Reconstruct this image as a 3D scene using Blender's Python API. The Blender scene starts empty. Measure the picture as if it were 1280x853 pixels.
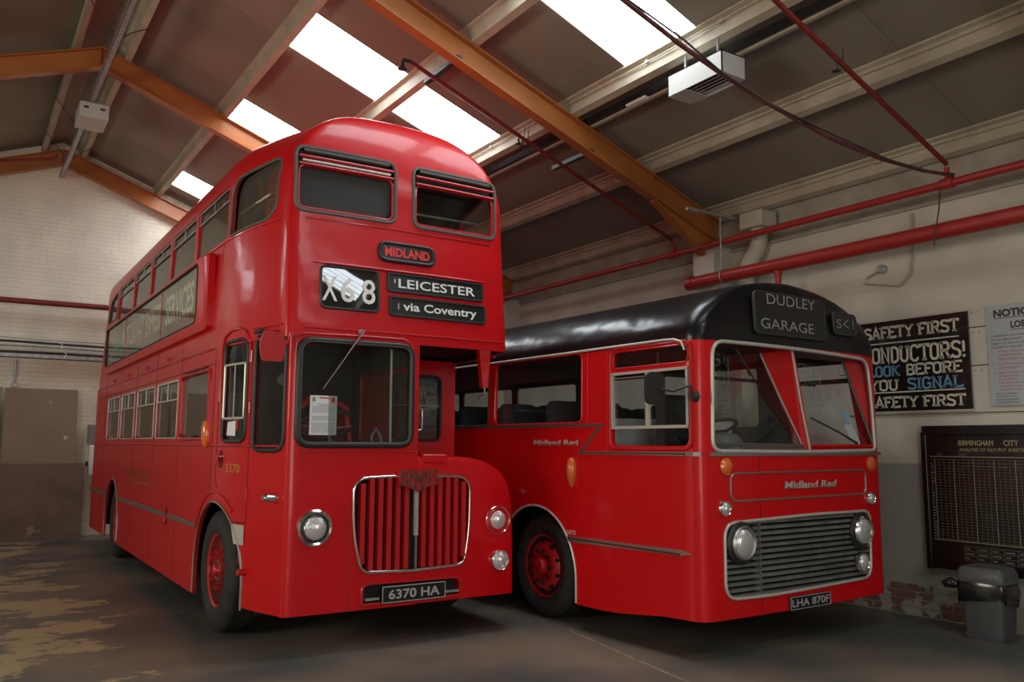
import bpy, bmesh, math, random
from mathutils import Matrix, Vector, noise
random.seed(7)
C = bpy.context.scene
COL = C.collection
R = math.radians
PI = math.pi

# ------------------------------------------------------------------ camera, world, lights, exposure
CAM_H, YAW, PITCH, ROLL = 1.60, 33.4, 6.99, 0.28
cam = bpy.data.cameras.new('camera')
cam.sensor_width = 36.0
cam.lens = 36.0 * 1050 / 1280
cam.clip_end = 200
camo = bpy.data.objects.new('camera', cam)
COL.objects.link(camo)
fw = Vector((math.sin(R(YAW)) * math.cos(R(PITCH)), math.cos(R(YAW)) * math.cos(R(PITCH)), math.sin(R(PITCH))))
rt = Vector((math.cos(R(YAW)), -math.sin(R(YAW)), 0))
up = rt.cross(fw)
rt2 = rt * math.cos(R(ROLL)) + up * math.sin(R(ROLL))
up2 = up * math.cos(R(ROLL)) - rt * math.sin(R(ROLL))
m = Matrix((rt2, up2, -fw)).transposed().to_4x4()
m.translation = Vector((0, 0, CAM_H))
camo.matrix_world = m
C.camera = camo

w = bpy.data.worlds.new('world')
C.world = w
w.use_nodes = True
bg = w.node_tree.nodes['Background']
bg.inputs[0].default_value = (0.80, 0.88, 1.0, 1)
bg.inputs[1].default_value = 0.6
ROOFLIGHT_STRENGTH = 9.5
DOORLIGHT_W = 270.0

def area_light(name, loc, rot, sx, sy, power, color):
    l = bpy.data.lights.new(name, 'AREA')
    l.shape = 'RECTANGLE'
    l.size, l.size_y, l.energy, l.color = sx, sy, power, color
    o = bpy.data.objects.new(name, l)
    o.location, o.rotation_euler = loc, rot
    COL.objects.link(o)
    return o
# daylight through the open vehicle door in the front wall (behind the photographer)
area_light('door_daylight', (-2.0, -6.7, 2.0), (R(90), 0, R(0)), 4.6, 3.6, DOORLIGHT_W, (1.0, 0.95, 0.88))
# daylight through the a high window of the left wall
area_light('window_daylight', (-5.1, 5.9, 2.9), (R(90), 0, R(-90)), 3.6, 1.6, 190.0, (1.0, 0.9, 0.74))

C.view_settings.view_transform = 'Standard'
C.view_settings.look = 'None'
C.view_settings.exposure = 0.06
C.view_settings.gamma = 1.0
C.view_settings.use_curve_mapping = False

# ------------------------------------------------------------------ materials
def mat(name, col, rough=0.5, metal=0.0, coat=0.0, emis=None, estr=0.0, spec=0.5):
    M = bpy.data.materials.new(name)
    M.use_nodes = True
    b = M.node_tree.nodes['Principled BSDF']
    b.inputs['Base Color'].default_value = (*col, 1)
    b.inputs['Roughness'].default_value = rough
    b.inputs['Metallic'].default_value = metal
    b.inputs['Specular IOR Level'].default_value = spec
    if coat:
        b.inputs['Coat Weight'].default_value = coat
        b.inputs['Coat Roughness'].default_value = 0.06
    if emis:
        b.inputs['Emission Color'].default_value = (*emis, 1)
        b.inputs['Emission Strength'].default_value = estr
    return M

def N(M, t, **kw):
    n = M.node_tree.nodes.new(t)
    for k, v in kw.items():
        if k in n.inputs.keys():
            n.inputs[k].default_value = v
        else:
            setattr(n, k, v)
    return n
def L(M, a, b): M.node_tree.links.new(a, b)

def noisy(name, c1, c2, scale=4.0, rough=0.6, lo=0.35, hi=0.65, bump=0.0, bscale=60.0, metal=0.0, coat=0.0, detail=6.0, coords='Object', stretch=None):
    """two-colour noise material with optional fine bump"""
    M = mat(name, c1, rough, metal, coat)
    b = M.node_tree.nodes['Principled BSDF']
    tc = N(M, 'ShaderNodeTexCoord')
    src = N(M, 'ShaderNodeNewGeometry').outputs['Position'] if coords == 'World' else tc.outputs[coords]
    if stretch:
        mp = N(M, 'ShaderNodeMapping')
        mp.inputs['Scale'].default_value = stretch
        L(M, src, mp.inputs[0]); src = mp.outputs[0]
    nz = N(M, 'ShaderNodeTexNoise', Scale=scale, Detail=detail)
    L(M, src, nz.inputs['Vector'])
    cr = N(M, 'ShaderNodeValToRGB')
    cr.color_ramp.elements[0].position, cr.color_ramp.elements[1].position = lo, hi
    cr.color_ramp.elements[0].color, cr.color_ramp.elements[1].color = (*c1, 1), (*c2, 1)
    L(M, nz.outputs['Fac'], cr.inputs[0])
    L(M, cr.outputs[0], b.inputs['Base Color'])
    if bump:
        n2 = N(M, 'ShaderNodeTexNoise', Scale=bscale, Detail=4.0)
        L(M, src, n2.inputs['Vector'])
        bp = N(M, 'ShaderNodeBump', Strength=bump, Distance=0.01)
        L(M, n2.outputs['Fac'], bp.inputs['Height'])
        L(M, bp.outputs[0], b.inputs['Normal'])
    return M

def red_paint(name, c, rough=0.38, wav=0.05, coat=0.36, crough=0.13):
    M = mat(name, c, rough, coat=coat, spec=0.25)
    b = M.node_tree.nodes['Principled BSDF']
    b.inputs['Coat Roughness'].default_value = crough
    tc = N(M, 'ShaderNodeTexCoord')
    nz = N(M, 'ShaderNodeTexNoise', Scale=2.2, Detail=2.0)
    L(M, tc.outputs['Object'], nz.inputs['Vector'])
    bp = N(M, 'ShaderNodeBump', Strength=wav, Distance=0.12)
    L(M, nz.outputs['Fac'], bp.inputs['Height'])
    L(M, bp.outputs[0], b.inputs['Normal'])
    L(M, bp.outputs[0], b.inputs['Coat Normal'])
    return M

RED = red_paint('red_coach_paint', (0.56, 0.0015, 0.005), 0.42, 0.10)
RED2 = red_paint('scarlet_coach_paint', (0.62, 0.0015, 0.004), 0.5, 0.04, 0.3)
REDM = mat('red_gloss_enamel', (0.50, 0.006, 0.010), 0.35, coat=0.5)
SEAM = mat('dark_red_seam', (0.10, 0.003, 0.004), 0.5)
BLACKROOF = red_paint('black_roof_paint', (0.008, 0.008, 0.009), 0.30, 0.22, 0.15, 0.12)
RUBBER = mat('black_rubber', (0.02, 0.021, 0.02), 0.45)
GREYRUB = mat('grey_weathered_rubber', (0.10, 0.10, 0.09), 0.5)
TYRE = noisy('tyre_rubber', (0.016, 0.015, 0.014), (0.030, 0.028, 0.024), 9, 0.75, bump=0.15)
CHROME = mat('chrome', (0.72, 0.72, 0.72), 0.14, 1.0)
ALU = mat('dull_aluminium', (0.42, 0.41, 0.38), 0.38, 0.9)
ALULIGHT = mat('pale_aluminium', (0.62, 0.60, 0.54), 0.4, 0.35)
DARK = mat('dark_interior', (0.012, 0.011, 0.010), 0.8)
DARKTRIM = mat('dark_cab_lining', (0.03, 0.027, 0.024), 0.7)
CHASSIS = mat('underframe_black', (0.01, 0.01, 0.01), 0.9)
CREAMIN = mat('cream_interior_lining', (0.30, 0.27, 0.20), 0.6)
SEATRED = noisy('seat_moquette', (0.10, 0.012, 0.012), (0.05, 0.01, 0.012), 30, 0.9)
SEATDK = noisy('dark_blue_seat_cloth', (0.020, 0.026, 0.034), (0.03, 0.04, 0.05), 40, 0.85)
SEATGREY = mat('grey_leathercloth', (0.10, 0.10, 0.095), 0.5)
WHITE = mat('white_lettering', (0.85, 0.85, 0.80), 0.5)
OFFWHITE = mat('off_white_lettering', (0.55, 0.54, 0.45), 0.6)
PAPER = mat('white_paper', (0.80, 0.82, 0.84), 0.7)
PAPERB = mat('pale_blue_paper', (0.40, 0.58, 0.72), 0.6)
INK = mat('grey_print', (0.25, 0.25, 0.26), 0.7)
GOLD = mat('gold_lettering', (0.55, 0.33, 0.06), 0.45)
BLIND = mat('black_blind', (0.014, 0.015, 0.015), 0.35)
AMBER = mat('amber_lens', (0.75, 0.16, 0.02), 0.2, coat=0.6)
AMBERD = mat('dull_orange_lens', (0.62, 0.13, 0.02), 0.3, coat=0.4)
BLACKENAMEL = mat('black_enamel', (0.013, 0.009, 0.008), 0.25, coat=0.3)
PLATEBLK = mat('number_plate_black', (0.012, 0.012, 0.012), 0.35)
PLATESIL = mat('number_plate_silver', (0.55, 0.55, 0.55), 0.35, 0.4)

def glass(name, tint, refl=1.0, rough=0.0, dirt=0.0):
    M = bpy.data.materials.new(name)
    M.use_nodes = True
    nt = M.node_tree
    nt.nodes.remove(nt.nodes['Principled BSDF'])
    out = nt.nodes['Material Output']
    tr = N(M, 'ShaderNodeBsdfTransparent'); tr.inputs[0].default_value = (*tint, 1)
    gl = N(M, 'ShaderNodeBsdfGlossy'); gl.inputs['Roughness'].default_value = rough
    gl.inputs[0].default_value = (0.9, 0.92, 0.9, 1)
    fr = N(M, 'ShaderNodeFresnel'); ior = 1.5 * refl
    ge = N(M, 'ShaderNodeNewGeometry'); mr = N(M, 'ShaderNodeMapRange')   # same reflectance from either side of the thin pane
    mr.inputs['To Min'].default_value = ior; mr.inputs['To Max'].default_value = 1/ior
    L(M, ge.outputs['Backfacing'], mr.inputs['Value']); L(M, mr.outputs[0], fr.inputs[0])
    mx = N(M, 'ShaderNodeMixShader')
    L(M, fr.outputs[0], mx.inputs[0]); L(M, tr.outputs[0], mx.inputs[1]); L(M, gl.outputs[0], mx.inputs[2])
    last = mx.outputs[0]
    if dirt:
        df = N(M, 'ShaderNodeBsdfDiffuse'); df.inputs[0].default_value = (0.45, 0.42, 0.35, 1)
        m2 = N(M, 'ShaderNodeMixShader'); m2.inputs[0].default_value = dirt
        L(M, last, m2.inputs[1]); L(M, df.outputs[0], m2.inputs[2]); last = m2.outputs[0]
    L(M, last, out.inputs[0])
    return M
GLASS = glass('window_glass', (0.62, 0.66, 0.62), 1.0, dirt=0.012)
GLASSSIDE = glass('dusty_side_glass', (0.50, 0.52, 0.48), 1.25, dirt=0.12)
GLASSCLR = glass('clear_glass', (0.85, 0.88, 0.86), 1.0, dirt=0.01)

LENS = mat('lamp_lens', (0.82, 0.83, 0.82), 0.16, 0.55)
def _lens():
    b = LENS.node_tree.nodes['Principled BSDF']
    tc = N(LENS, 'ShaderNodeTexCoord')
    wv = N(LENS, 'ShaderNodeTexWave', Scale=26.0, Distortion=0.5)
    L(LENS, tc.outputs['Object'], wv.inputs['Vector'])
    bp = N(LENS, 'ShaderNodeBump', Strength=0.35, Distance=0.01)
    L(LENS, wv.outputs['Fac'], bp.inputs['Height']); L(LENS, bp.outputs[0], b.inputs['Normal'])
_lens()

# ------------------------------------------------------------------ mesh helpers
class MB:
    def __init__(s): s.v, s.f = [], []
    def add(s, vs, fs):
        k = len(s.v); s.v += [tuple(v) for v in vs]; s.f += [tuple(i + k for i in f) for f in fs]; return s
    def box(s, x0, x1, y0, y1, z0, z1):
        return s.add([(x0,y0,z0),(x1,y0,z0),(x1,y1,z0),(x0,y1,z0),(x0,y0,z1),(x1,y0,z1),(x1,y1,z1),(x0,y1,z1)],
                     [(0,3,2,1),(4,5,6,7),(0,1,5,4),(1,2,6,5),(2,3,7,6),(3,0,4,7)])
    def hexa(s, p):   # eight corners, bottom four then top four
        return s.add(p, [(0,3,2,1),(4,5,6,7),(0,1,5,4),(1,2,6,5),(2,3,7,6),(3,0,4,7)])
    def bbox(s, x0, x1, y0, y1, z0, z1, b):
        """box with chamfered edges (profile in every direction)"""
        P = []
        for sx, X in ((1, x0), (-1, x1)):
            for sy, Y in ((1, y0), (-1, y1)):
                for sz, Z in ((1, z0), (-1, z1)):
                    P += [(X, Y + sy*b, Z + sz*b), (X + sx*b, Y, Z + sz*b), (X + sx*b, Y + sy*b, Z)]
        bm = bmesh.new()
        for p in P: bm.verts.new(p)
        bmesh.ops.convex_hull(bm, input=bm.verts)
        bm.verts.ensure_lookup_table()
        vs = [v.co[:] for v in bm.verts]; bm.verts.index_update()
        fs = [tuple(v.index for v in f.verts) for f in bm.faces]
        bm.free(); return s.add(vs, fs)
    def tube(s, pts, r, n=8, closed=False, cap=True, ry=None):
        pts = [Vector(p) for p in pts]; m_ = len(pts)
        rr = r if isinstance(r, (list, tuple)) else [r] * m_
        T = []
        for i in range(m_):
            a = pts[(i-1) % m_] if (closed or i > 0) else pts[i]
            b = pts[(i+1) % m_] if (closed or i < m_-1) else pts[i]
            T.append((b - a).normalized())
        ref = Vector((0, 0, 1)) if abs(T[0].z) < 0.9 else Vector((1, 0, 0))
        nrm = (ref - T[0] * ref.dot(T[0])).normalized()
        vs = []
        for i in range(m_):
            nrm = (nrm - T[i] * nrm.dot(T[i])).normalized()
            bn = T[i].cross(nrm)
            for k in range(n):
                a = 2*PI*k/n
                vs.append(pts[i] + nrm * (rr[i]*math.cos(a)) + bn * ((ry or rr[i])*math.sin(a)))
        fs = []
        for i in range(m_ if closed else m_-1):
            j = (i+1) % m_
            for k in range(n):
                l = (k+1) % n
                fs.append((i*n+k, j*n+k, j*n+l, i*n+l))
        if not closed and cap:
            fs.append(tuple(range(n))); fs.append(tuple(range((m_-1)*n, m_*n))[::-1])
        return s.add(vs, fs)
    def lathe(s, prof, c, axis='x', n=32, sgn=1):
        """prof: (offset along axis, radius)"""
        vs = []
        for o, r in prof:
            for k in range(n):
                a = 2*PI*k/n; p, q = r*math.cos(a), r*math.sin(a)
                if axis == 'x': vs.append((c[0]+sgn*o, c[1]+p, c[2]+q))
                elif axis == 'y': vs.append((c[0]+p, c[1]+sgn*o, c[2]+q))
                else: vs.append((c[0]+p, c[1]+q, c[2]+sgn*o))
        fs = []
        for i in range(len(prof)-1):
            for k in range(n):
                l = (k+1) % n
                fs.append((i*n+k, i*n+l, (i+1)*n+l, (i+1)*n+k))
        if prof[0][1] > 1e-5: fs.append(tuple(range(n)))
        if prof[-1][1] > 1e-5: fs.append(tuple(range((len(prof)-1)*n, len(prof)*n)))
        return s.add(vs, fs)
    def ribbon(s, pts, wd, y0, y1, plane):
        """thick flat stroke along 2D pts, mitre joined; plane maps (a,b,depth)->xyz"""
        P = [Vector(p) for p in pts]; n = len(P); Lf, Rt = [], []
        for i in range(n):
            if i == 0: d = (P[1]-P[0]).normalized(); nn = Vector((-d.y, d.x)); k = 1
            elif i == n-1: d = (P[-1]-P[-2]).normalized(); nn = Vector((-d.y, d.x)); k = 1
            else:
                d1 = (P[i]-P[i-1]).normalized(); d2 = (P[i+1]-P[i]).normalized()
                n1 = Vector((-d1.y, d1.x)); n2 = Vector((-d2.y, d2.x)); nn = n1+n2
                if nn.length < 1e-4: nn = n1; k = 1
                else: nn.normalize(); k = min(1/max(nn.dot(n1), .35), 2.2)
            Lf.append(P[i]+nn*wd/2*k); Rt.append(P[i]-nn*wd/2*k)
        for i in range(n-1):
            q = [Lf[i], Rt[i], Rt[i+1], Lf[i+1]]
            s.hexa([plane(p.x, p.y, y0) for p in q] + [plane(p.x, p.y, y1) for p in q])
        return s
    def build(s, name, M, parent=None, smooth=None, fix=True):
        me = bpy.data.meshes.new(name); me.from_pydata(s.v, [], s.f); me.validate()
        if fix:
            bm = bmesh.new(); bm.from_mesh(me)
            bmesh.ops.recalc_face_normals(bm, faces=bm.faces); bm.to_mesh(me); bm.free()
        me.materials.append(M)
        if smooth is not None:
            me.shade_smooth(); me.set_sharp_from_angle(angle=R(smooth))
        o = bpy.data.objects.new(name, me); COL.objects.link(o)
        if parent: o.parent = parent
        return o

def tag(o, label=None, cat=None, group=None, kind=None):
    if label: o['label'] = label
    if cat: o['category'] = cat
    if group: o['group'] = group
    if kind: o['kind'] = kind
    return o
def thing(name, label, cat, loc=(0,0,0), rz=0, group=None):
    o = bpy.data.objects.new(name, None); COL.objects.link(o)
    o.location, o.rotation_euler = loc, (0, 0, rz); o.empty_display_size = 0.2
    return tag(o, label, cat, group)
def place(o, parent=None, loc=None, rz=None, label=None):
    """copy of o (shared mesh)"""
    c = o.copy(); COL.objects.link(c)
    if parent: c.parent = parent
    if loc is not None: c.location = loc
    if rz is not None: c.rotation_euler = (0, 0, rz)
    if label: c['label'] = label
    return c
def copy_tree(o, parent=None, loc=None):
    kids = list(o.children)
    c = o.copy(); COL.objects.link(c); c.parent = parent if parent else o.parent
    if loc is not None: c.location = loc
    for k in kids: copy_tree(k, c)
    return c

def rrect(x0, x1, z0, z1, r, n=6):
    return rpoly([(x0,z0),(x1,z0),(x1,z1),(x0,z1)], r, n)
def rpoly(pts, r, n=6):
    """polygon with rounded corners (r: number or list)"""
    out = []; m_ = len(pts)
    for i in range(m_):
        ri = r[i] if isinstance(r, (list, tuple)) else r
        p = Vector(pts[i]); a = (Vector(pts[i-1])-p); b = (Vector(pts[(i+1) % m_])-p)
        if ri < 1e-4: out.append(tuple(p)); continue
        la, lb = min(ri, a.length*0.49), min(ri, b.length*0.49)
        A, B = p + a.normalized()*la, p + b.normalized()*lb
        for k in range(n+1):
            t = k/n; q = A*(1-t)**2 + p*(2*t*(1-t)) + B*t*t
            out.append(tuple(q))
    return out
def dens(pts, step=0.08):
    out = []
    for i in range(len(pts)):
        a, b = Vector(pts[i]), Vector(pts[(i+1) % len(pts)])
        k = max(1, int((b-a).length/step))
        for j in range(k): out.append(tuple(a.lerp(b, j/k)))
    return out
def inset(pts, d):
    cx = sum(p[0] for p in pts)/len(pts); cz = sum(p[1] for p in pts)/len(pts)
    xs = [p[0] for p in pts]; zs = [p[1] for p in pts]
    W, H = max(xs)-min(xs), max(zs)-min(zs)
    return [(cx+(p[0]-cx)*(1-2*d/W), cz+(p[1]-cz)*(1-2*d/H)) for p in pts]
def patch(outline, fmap, name, M, parent, rings=5, smooth=60, thick=0.0):
    """filled convex outline laid on a curved surface by fmap(a,b)->xyz"""
    o2 = dens(outline); n = len(o2)
    cx = sum(p[0] for p in o2)/n; cz = sum(p[1] for p in o2)/n
    vs, fs = [], []
    for k in range(rings):
        s_ = 1-k/rings
        vs += [fmap(cx+(p[0]-cx)*s_, cz+(p[1]-cz)*s_) for p in o2]
    vs.append(fmap(cx, cz))
    for k in range(rings-1):
        for i in range(n):
            j = (i+1) % n; fs.append((k*n+i, k*n+j, (k+1)*n+j, (k+1)*n+i))
    for i in range(n): fs.append(((rings-1)*n+i, (rings-1)*n+(i+1) % n, rings*n))
    mb = MB().add(vs, fs)
    return mb.build(name, M, parent, smooth)
def rim(outline, fmap, r, name, M, parent, n=6, ry=None):
    return MB().tube([fmap(*p) for p in dens(outline)], r, n, closed=True, ry=ry).build(name, M, parent, 50)

def prism(outline, axis, a0, a1):
    n = len(outline)
    def P(p, t):
        return (t, p[0], p[1]) if axis == 'x' else ((p[0], t, p[1]) if axis == 'y' else (p[0], p[1], t))
    vs = [P(p, a0) for p in outline] + [P(p, a1) for p in outline]
    fs = [tuple(range(n)), tuple(range(n, 2*n))[::-1]] + [(i, (i+1) % n, n+(i+1) % n, n+i) for i in range(n)]
    return vs, fs
def outward(o, front=False):
    """make the faces of an open shell point away from its middle"""
    me = o.data; n = len(me.vertices)
    c = sum((v.co for v in me.vertices), Vector())/n
    q = sum(p.normal.dot(p.center-c)*p.area for p in me.polygons)
    if front:   # the most forward face must look forward
        f = min(me.polygons, key=lambda p: p.center.y); q = -f.normal.y
    if q < 0: me.flip_normals()
def carve(o, cutters, thick=0.03, front=False):
    """solidify o inwards and cut the given prisms out of it, one axis at a time"""
    outward(o, front)
    groups = {}
    for i, (vs, fs) in enumerate(cutters):
        n = len(vs)//2; ax = [k for k in range(3) if len({round(v[k], 5) for v in vs[:n]}) == 1][0]
        groups.setdefault(ax, []).append((vs, fs))
    tmp = []
    if thick:
        sm = o.modifiers.new('s', 'SOLIDIFY'); sm.thickness = thick; sm.offset = -1
        o.data.materials.append(DARKTRIM); sm.material_offset = 1
    for ax, cs in groups.items():
        cb = MB()
        for c in cs: cb.add(*c)
        co = cb.build('cutter_tmp', o.data.materials[0], o.parent); tmp.append(co)
        bo = o.modifiers.new('b', 'BOOLEAN'); bo.object = co; bo.operation = 'DIFFERENCE'; bo.solver = 'EXACT'
    dg = bpy.context.evaluated_depsgraph_get(); dg.update()
    me = bpy.data.meshes.new_from_object(o.evaluated_get(dg))
    o.modifiers.clear(); old = o.data; o.data = me
    me.shade_smooth(); me.set_sharp_from_angle(angle=R(28))
    bpy.data.meshes.remove(old)
    for co in tmp:
        cm = co.data; bpy.data.objects.remove(co); bpy.data.meshes.remove(cm)
    return o

_tc = {}
def text_mesh(s, bold=0.0, spacing=1.0):
    k = (s, bold, spacing)
    if k in _tc: return _tc[k]
    cu = bpy.data.curves.new('t', 'FONT'); cu.body = s; cu.size = 1; cu.offset = bold; cu.space_character = spacing
    cu.resolution_u = 3
    o = bpy.data.objects.new('t', cu); COL.objects.link(o)
    dg = bpy.context.evaluated_depsgraph_get(); dg.update()
    me = bpy.data.meshes.new_from_object(o.evaluated_get(dg))
    vs = [v.co[:] for v in me.vertices]; fs = [tuple(p.vertices) for p in me.polygons]
    bpy.data.objects.remove(o); bpy.data.curves.remove(cu); bpy.data.meshes.remove(me)
    xs = [v[0] for v in vs]; ys = [v[1] for v in vs]
    x0, x1, y0, y1 = min(xs), max(xs), min(ys), max(ys)
    r_ = ([((v[0]-x0)/(x1-x0), (v[1]-y0)/(y1-y0)) for v in vs], fs, (x1-x0)/(y1-y0))
    _tc[k] = r_; return r_
def text_add(mb, s, a0, a1, b0, b1, fmap, bold=0.0, spacing=1.0, shear=0.0):
    """write s into the box a0..a1 (left to right) x b0..b1; a1 None keeps proportions"""
    vs, fs, asp = text_mesh(s, bold, spacing)
    if a1 is None: a1 = a0 + asp*(b1-b0)
    return mb.add([fmap(a0+(a1-a0)*p[0]+shear*p[1]*(b1-b0), b0+(b1-b0)*p[1]) for p in vs], fs)
def text(name, s, a0, a1, b0, b1, fmap, M, parent, bold=0.0, spacing=1.0, shear=0.0):
    return text_add(MB(), s, a0, a1, b0, b1, fmap, bold, spacing, shear).build(name, M, parent, fix=False)

def copy_mesh_part(src, parent, loc): return place(src, parent, loc)

# ================================================================== BUILDING
WX = 7.73          # right wall face
RX = 1.26          # ridge line x
SL = 0.37          # roof slope
YB_ = 16.4         # back wall face
YF = -6.9          # front wall face
LX = 2*RX - WX     # left wall face
def zroof(x): return 6.70 - SL*abs(x-RX)          # rafter top line
FRAMES = [-6.75, -2.15, 2.45, 7.05, 11.65, 16.25]
LIGHTROWS = [(-4.6,-3.67), (-1.2,-0.27), (1.85,2.78), (5.1,6.07), (8.37,9.3), (11.12,12.05), (14.8,15.73)]

# --- floor
def floor_mat():
    M = mat('worn_painted_concrete', (0.05, 0.055, 0.05), 0.55)
    b = M.node_tree.nodes['Principled BSDF']
    tc = N(M, 'ShaderNodeTexCoord'); O = tc.outputs['Object']
    n1 = N(M, 'ShaderNodeTexNoise', Scale=0.8, Detail=8.0); L(M, O, n1.inputs['Vector'])
    r1 = N(M, 'ShaderNodeValToRGB'); e = r1.color_ramp.elements
    e[0].position, e[0].color = 0.40, (0.085, 0.092, 0.082, 1); e[1].position, e[1].color = 0.62, (0.20, 0.155, 0.115, 1)
    L(M, n1.outputs['Fac'], r1.inputs[0])
    # fine scuffs
    n2 = N(M, 'ShaderNodeTexNoise', Scale=7.0, Detail=10.0, Roughness=0.7); L(M, O, n2.inputs['Vector'])
    r2 = N(M, 'ShaderNodeValToRGB'); e = r2.color_ramp.elements
    e[0].position, e[0].color = 0.56, (0, 0, 0, 1); e[1].position, e[1].color = 0.75, (1, 1, 1, 1)
    L(M, n2.outputs['Fac'], r2.inputs[0])
    mx = N(M, 'ShaderNodeMixRGB'); mx.inputs[2].default_value = (0.24, 0.19, 0.14, 1)
    mu = N(M, 'ShaderNodeMath', operation='MULTIPLY'); mu.inputs[1].default_value = 0.35
    L(M, r2.outputs[0], mu.inputs[0]); L(M, mu.outputs[0], mx.inputs[0]); L(M, r1.outputs[0], mx.inputs[1])
    # ochre flaked patches on the left: worn through paint
    mp = N(M, 'ShaderNodeMapping'); mp.inputs['Scale'].default_value = (1.0, 1.5, 1.0); mp.inputs['Rotation'].default_value = (0, 0, R(28))
    L(M, O, mp.inputs[0])
    n3 = N(M, 'ShaderNodeTexNoise', Scale=1.1, Detail=10.0, Roughness=0.68); L(M, mp.outputs[0], n3.inputs['Vector'])
    sx = N(M, 'ShaderNodeSeparateXYZ'); L(M, O, sx.inputs[0])
    mr = N(M, 'ShaderNodeMapRange'); mr.inputs['From Min'].default_value = 2.0; mr.inputs['From Max'].default_value = 1.0
    mr.inputs['To Min'].default_value = -0.16; mr.inputs['To Max'].default_value = 0.06
    L(M, sx.outputs['X'], mr.inputs['Value'])
    ad = N(M, 'ShaderNodeMath', operation='ADD'); L(M, n3.outputs['Fac'], ad.inputs[0]); L(M, mr.outputs[0], ad.inputs[1])
    r3 = N(M, 'ShaderNodeValToRGB'); e = r3.color_ramp.elements
    e[0].position, e[0].color = 0.555, (0, 0, 0, 1); e[1].position, e[1].color = 0.585, (1, 1, 1, 1)
    L(M, ad.outputs[0], r3.inputs[0])
    mx2 = N(M, 'ShaderNodeMixRGB'); mx2.inputs[2].default_value = (0.44, 0.34, 0.17, 1)
    m3 = N(M, 'ShaderNodeMath', operation='MULTIPLY'); m3.inputs[1].default_value = 0.8
    L(M, r3.outputs[0], m3.inputs[0]); L(M, m3.outputs[0], mx2.inputs[0]); L(M, mx.outputs[0], mx2.inputs[1])
    L(M, mx2.outputs[0], b.inputs['Base Color'])
    rr = N(M, 'ShaderNodeMapRange'); rr.inputs['To Min'].default_value = 0.34; rr.inputs['To Max'].default_value = 0.62
    L(M, n1.outputs['Fac'], rr.inputs['Value']); L(M, rr.outputs[0], b.inputs['Roughness'])
    bp = N(M, 'ShaderNodeBump', Strength=0.25, Distance=0.01)
    L(M, n2.outputs['Fac'], bp.inputs['Height']); L(M, bp.outputs[0], b.inputs['Normal'])
    return M
FLOOR = floor_mat()
fl = MB().box(LX-0.2, WX+0.2, YF-0.2, YB_+0.2, -0.15, 0.0).build('floor', FLOOR); tag(fl, kind='structure')

# --- walls: painted brick, the lower band grey-green, flaking near the floor
def wall_mat(name, base, low, zsplit, two_tone, bands=None, bump=0.5, axis='y'):
    M = mat(name, base, 0.75)
    b = M.node_tree.nodes['Principled BSDF']
    tc = N(M, 'ShaderNodeTexCoord'); O = tc.outputs['Object']
    n1 = N(M, 'ShaderNodeTexNoise', Scale=1.7, Detail=6.0); L(M, O, n1.inputs['Vector'])
    r1 = N(M, 'ShaderNodeValToRGB'); e = r1.color_ramp.elements
    e[0].position, e[0].color = 0.3, (*[c*0.82 for c in base], 1); e[1].position, e[1].color = 0.65, (*base, 1)
    L(M, n1.outputs['Fac'], r1.inputs[0]); col = r1.outputs[0]
    sx = N(M, 'ShaderNodeSeparateXYZ'); L(M, O, sx.inputs[0])
    if two_tone:
        r2 = N(M, 'ShaderNodeMapRange'); r2.inputs['From Min'].default_value = zsplit-0.01; r2.inputs['From Max'].default_value = zsplit+0.01
        L(M, sx.outputs['Z'], r2.inputs['Value'])
        mx = N(M, 'ShaderNodeMixRGB'); mx.inputs[1].default_value = (*low, 1)
        L(M, r2.outputs[0], mx.inputs[0]); L(M, col, mx.inputs[2]); col = mx.outputs[0]
    L(M, col, b.inputs['Base Color'])
    cmb = N(M, 'ShaderNodeCombineXYZ')
    L(M, sx.outputs['Y' if axis == 'y' else 'X'], cmb.inputs[0]); L(M, sx.outputs['Z'], cmb.inputs[1])
    br = N(M, 'ShaderNodeTexBrick'); br.inputs['Scale'].default_value = 1.0
    br.inputs['Brick Width'].default_value = 0.225; br.inputs['Row Height'].default_value = 0.075
    br.inputs['Mortar Size'].default_value = 0.008; br.inputs['Mortar Smooth'].default_value = 0.6
    L(M, cmb.outputs[0], br.inputs['Vector'])
    bp = N(M, 'ShaderNodeBump', Strength=bump, Distance=0.012); bp.invert = True
    L(M, br.outputs['Fac'], bp.inputs['Height'])
    n2 = N(M, 'ShaderNodeTexNoise', Scale=14.0, Detail=5.0); L(M, O, n2.inputs['Vector'])
    bp2 = N(M, 'ShaderNodeBump', Strength=0.35, Distance=0.02); L(M, n2.outputs['Fac'], bp2.inputs['Height'])
    L(M, bp.outputs[0], bp2.inputs['Normal']); L(M, bp2.outputs[0], b.inputs['Normal'])
    return M
WALLR = wall_mat('whitewashed_wall', (0.62, 0.575, 0.485), (0.30, 0.295, 0.25), 1.43, True, bump=0.12)
WALLB = wall_mat('cream_painted_brick', (0.84, 0.77, 0.63), (0.5, 0.5, 0.45), 1.0, False, bump=0.6, axis='x')
WALLL = wall_mat('whitewashed_brick', (0.72, 0.68, 0.58), (0.5, 0.5, 0.45), 1.0, False, bump=0.4)
BANDM = noisy('grey_asbestos_band', (0.32, 0.29, 0.24), (0.42, 0.39, 0.33), 3, 0.8)

wr = MB().box(WX, WX+0.25, YF, YB_, 0.0, 3.93).build('wall_right', WALLR); tag(wr, kind='structure')
# eaves band above the wall
MB().box(WX+0.03, WX+0.25, YF, YB_, 3.93, 4.62).build('eaves_band', BANDM, wr)
MB().box(WX-0.03, WX+0.03, YF, YB_, 3.91, 3.945).build('ledge', BANDM, wr)
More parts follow.
